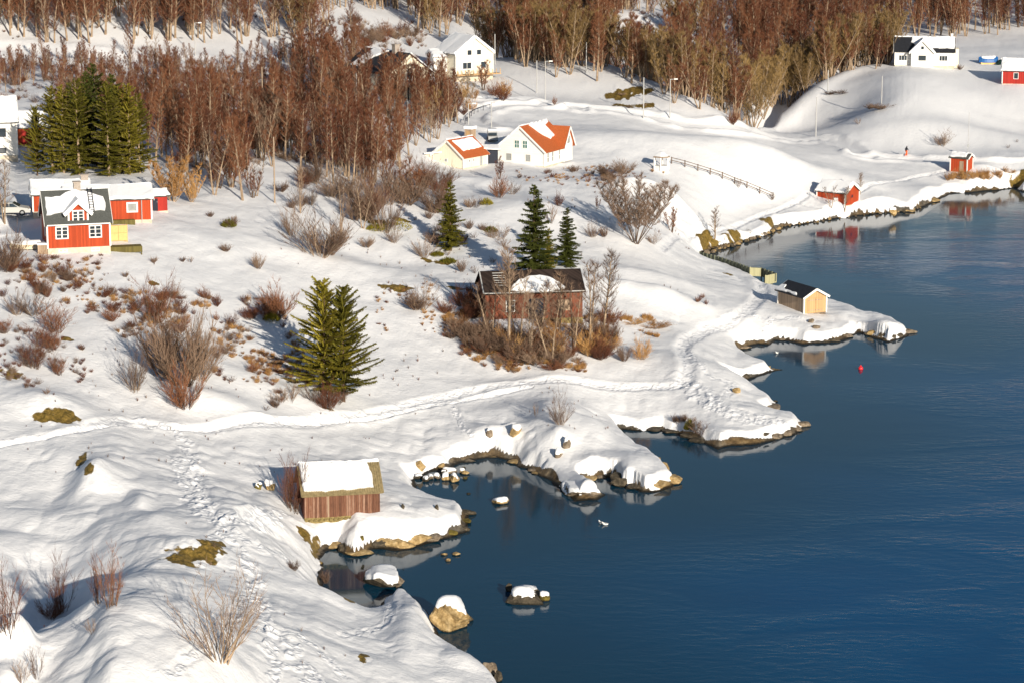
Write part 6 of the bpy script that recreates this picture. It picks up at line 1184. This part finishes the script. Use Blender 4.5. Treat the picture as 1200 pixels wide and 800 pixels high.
sprinkle([(110,340),(210,345),(330,355),(345,400),(320,450),(250,445),(150,400),(100,370)], 420, .2, .7, [0, 1, 2], 1.2)
sprinkle([(0,305),(120,300),(120,350),(60,360),(0,360)], 170, .2, .65, [0, 1, 2], 1.2)
sprinkle([(0,365),(80,372),(110,440),(60,470),(0,440)], 90, .3, .8, [0, 1], 1.1)
sprinkle([(540,380),(600,380),(720,370),(730,420),(680,438),(580,438),(540,415)], 480, .25, .8, [0, 1, 2], 1.2)
sprinkle([(520,345),(565,350),(570,400),(520,395)], 130, .3, .8, [0, 2], 1.2)
sprinkle([(440,340),(520,330),(530,390),(440,390)], 70, .2, .5, [0, 2], 1.2)
sprinkle([(330,370),(360,420),(400,470),(330,470),(290,420)], 150, .3, .7, [0, 2], 1.2)
sprinkle([(725,375),(760,370),(785,392),(770,396)], 130, .3, .6, [2], 1.1)
sprinkle([(380,20),(500,30),(500,60),(400,58),(300,48),(300,20)], 160, .4, 1.1, [0, 1], 1.0)
sprinkle([(200,110),(400,110),(500,150),(470,200),(330,190),(205,215)], 500, .5, 1.5, [0, 1], 1.2)
sprinkle([(-20,75),(300,75),(400,100),(380,130),(200,130),(60,150),(-20,120)], 260, .5, 1.5, [0, 1], 1.2)
sprinkle([(0,5),(380,5),(380,50),(0,50)], 90, .4, 1.1, [0, 1], 1.0)
sprinkle([(700,20),(800,30),(800,70),(740,100),(690,70)], 160, .5, 1.4, [0, 1], 1.3)
sprinkle([(600,200),(700,195),(780,200),(780,212),(700,222),(620,215)], 120, .2, .5, [0, 2], 1.4)
sprinkle([(100,320),(560,240),(800,340),(780,400),(500,440),(420,480),(100,470)], 200, .2, .55, [0, 1], .45)
sprinkle([(0,400),(140,470),(420,480),(380,560),(60,600),(0,560)], 45, .2, .45, [0, 1], .45)
sprinkle([(420,470),(700,455),(720,520),(560,520),(430,540)], 24, .2, .4, [0, 1], .45)
sprinkle([(0,640),(300,620),(420,740),(420,800),(0,800)], 26, .2, .45, [0, 1], .45)
sprinkle([(600,240),(800,210),(820,300),(700,300)], 70, .2, .5, [0, 1], .5)
gn_stuff('scrub_cover', pts, [[bpy.data.objects[n_] for n_ in nm] for nm in ((o3[0], o3[1]) for o3 in [(next(o.name for o in bpy.data.objects if o.data == SH[k][0]), next(o.name for o in bpy.data.objects if o.data == SH[k][1])) for k in (6, 0, 4)])], 'low red brown scrub and dry grass poking through the snow', 'scrub')
src = [[next(o for o in bpy.data.objects if o.data == TREE[k][0]), next(o for o in bpy.data.objects if o.data == TREE[k][1])] for k in range(11)]
gn_stuff('distant_wood', [(x, y, float(ground(x, y)) - .05, k, rz, sc, sc) for y, x, k, sc, rz, lb, gp in rest], src, 'mass of bare red brown trees filling the slopes behind the houses', 'wood')
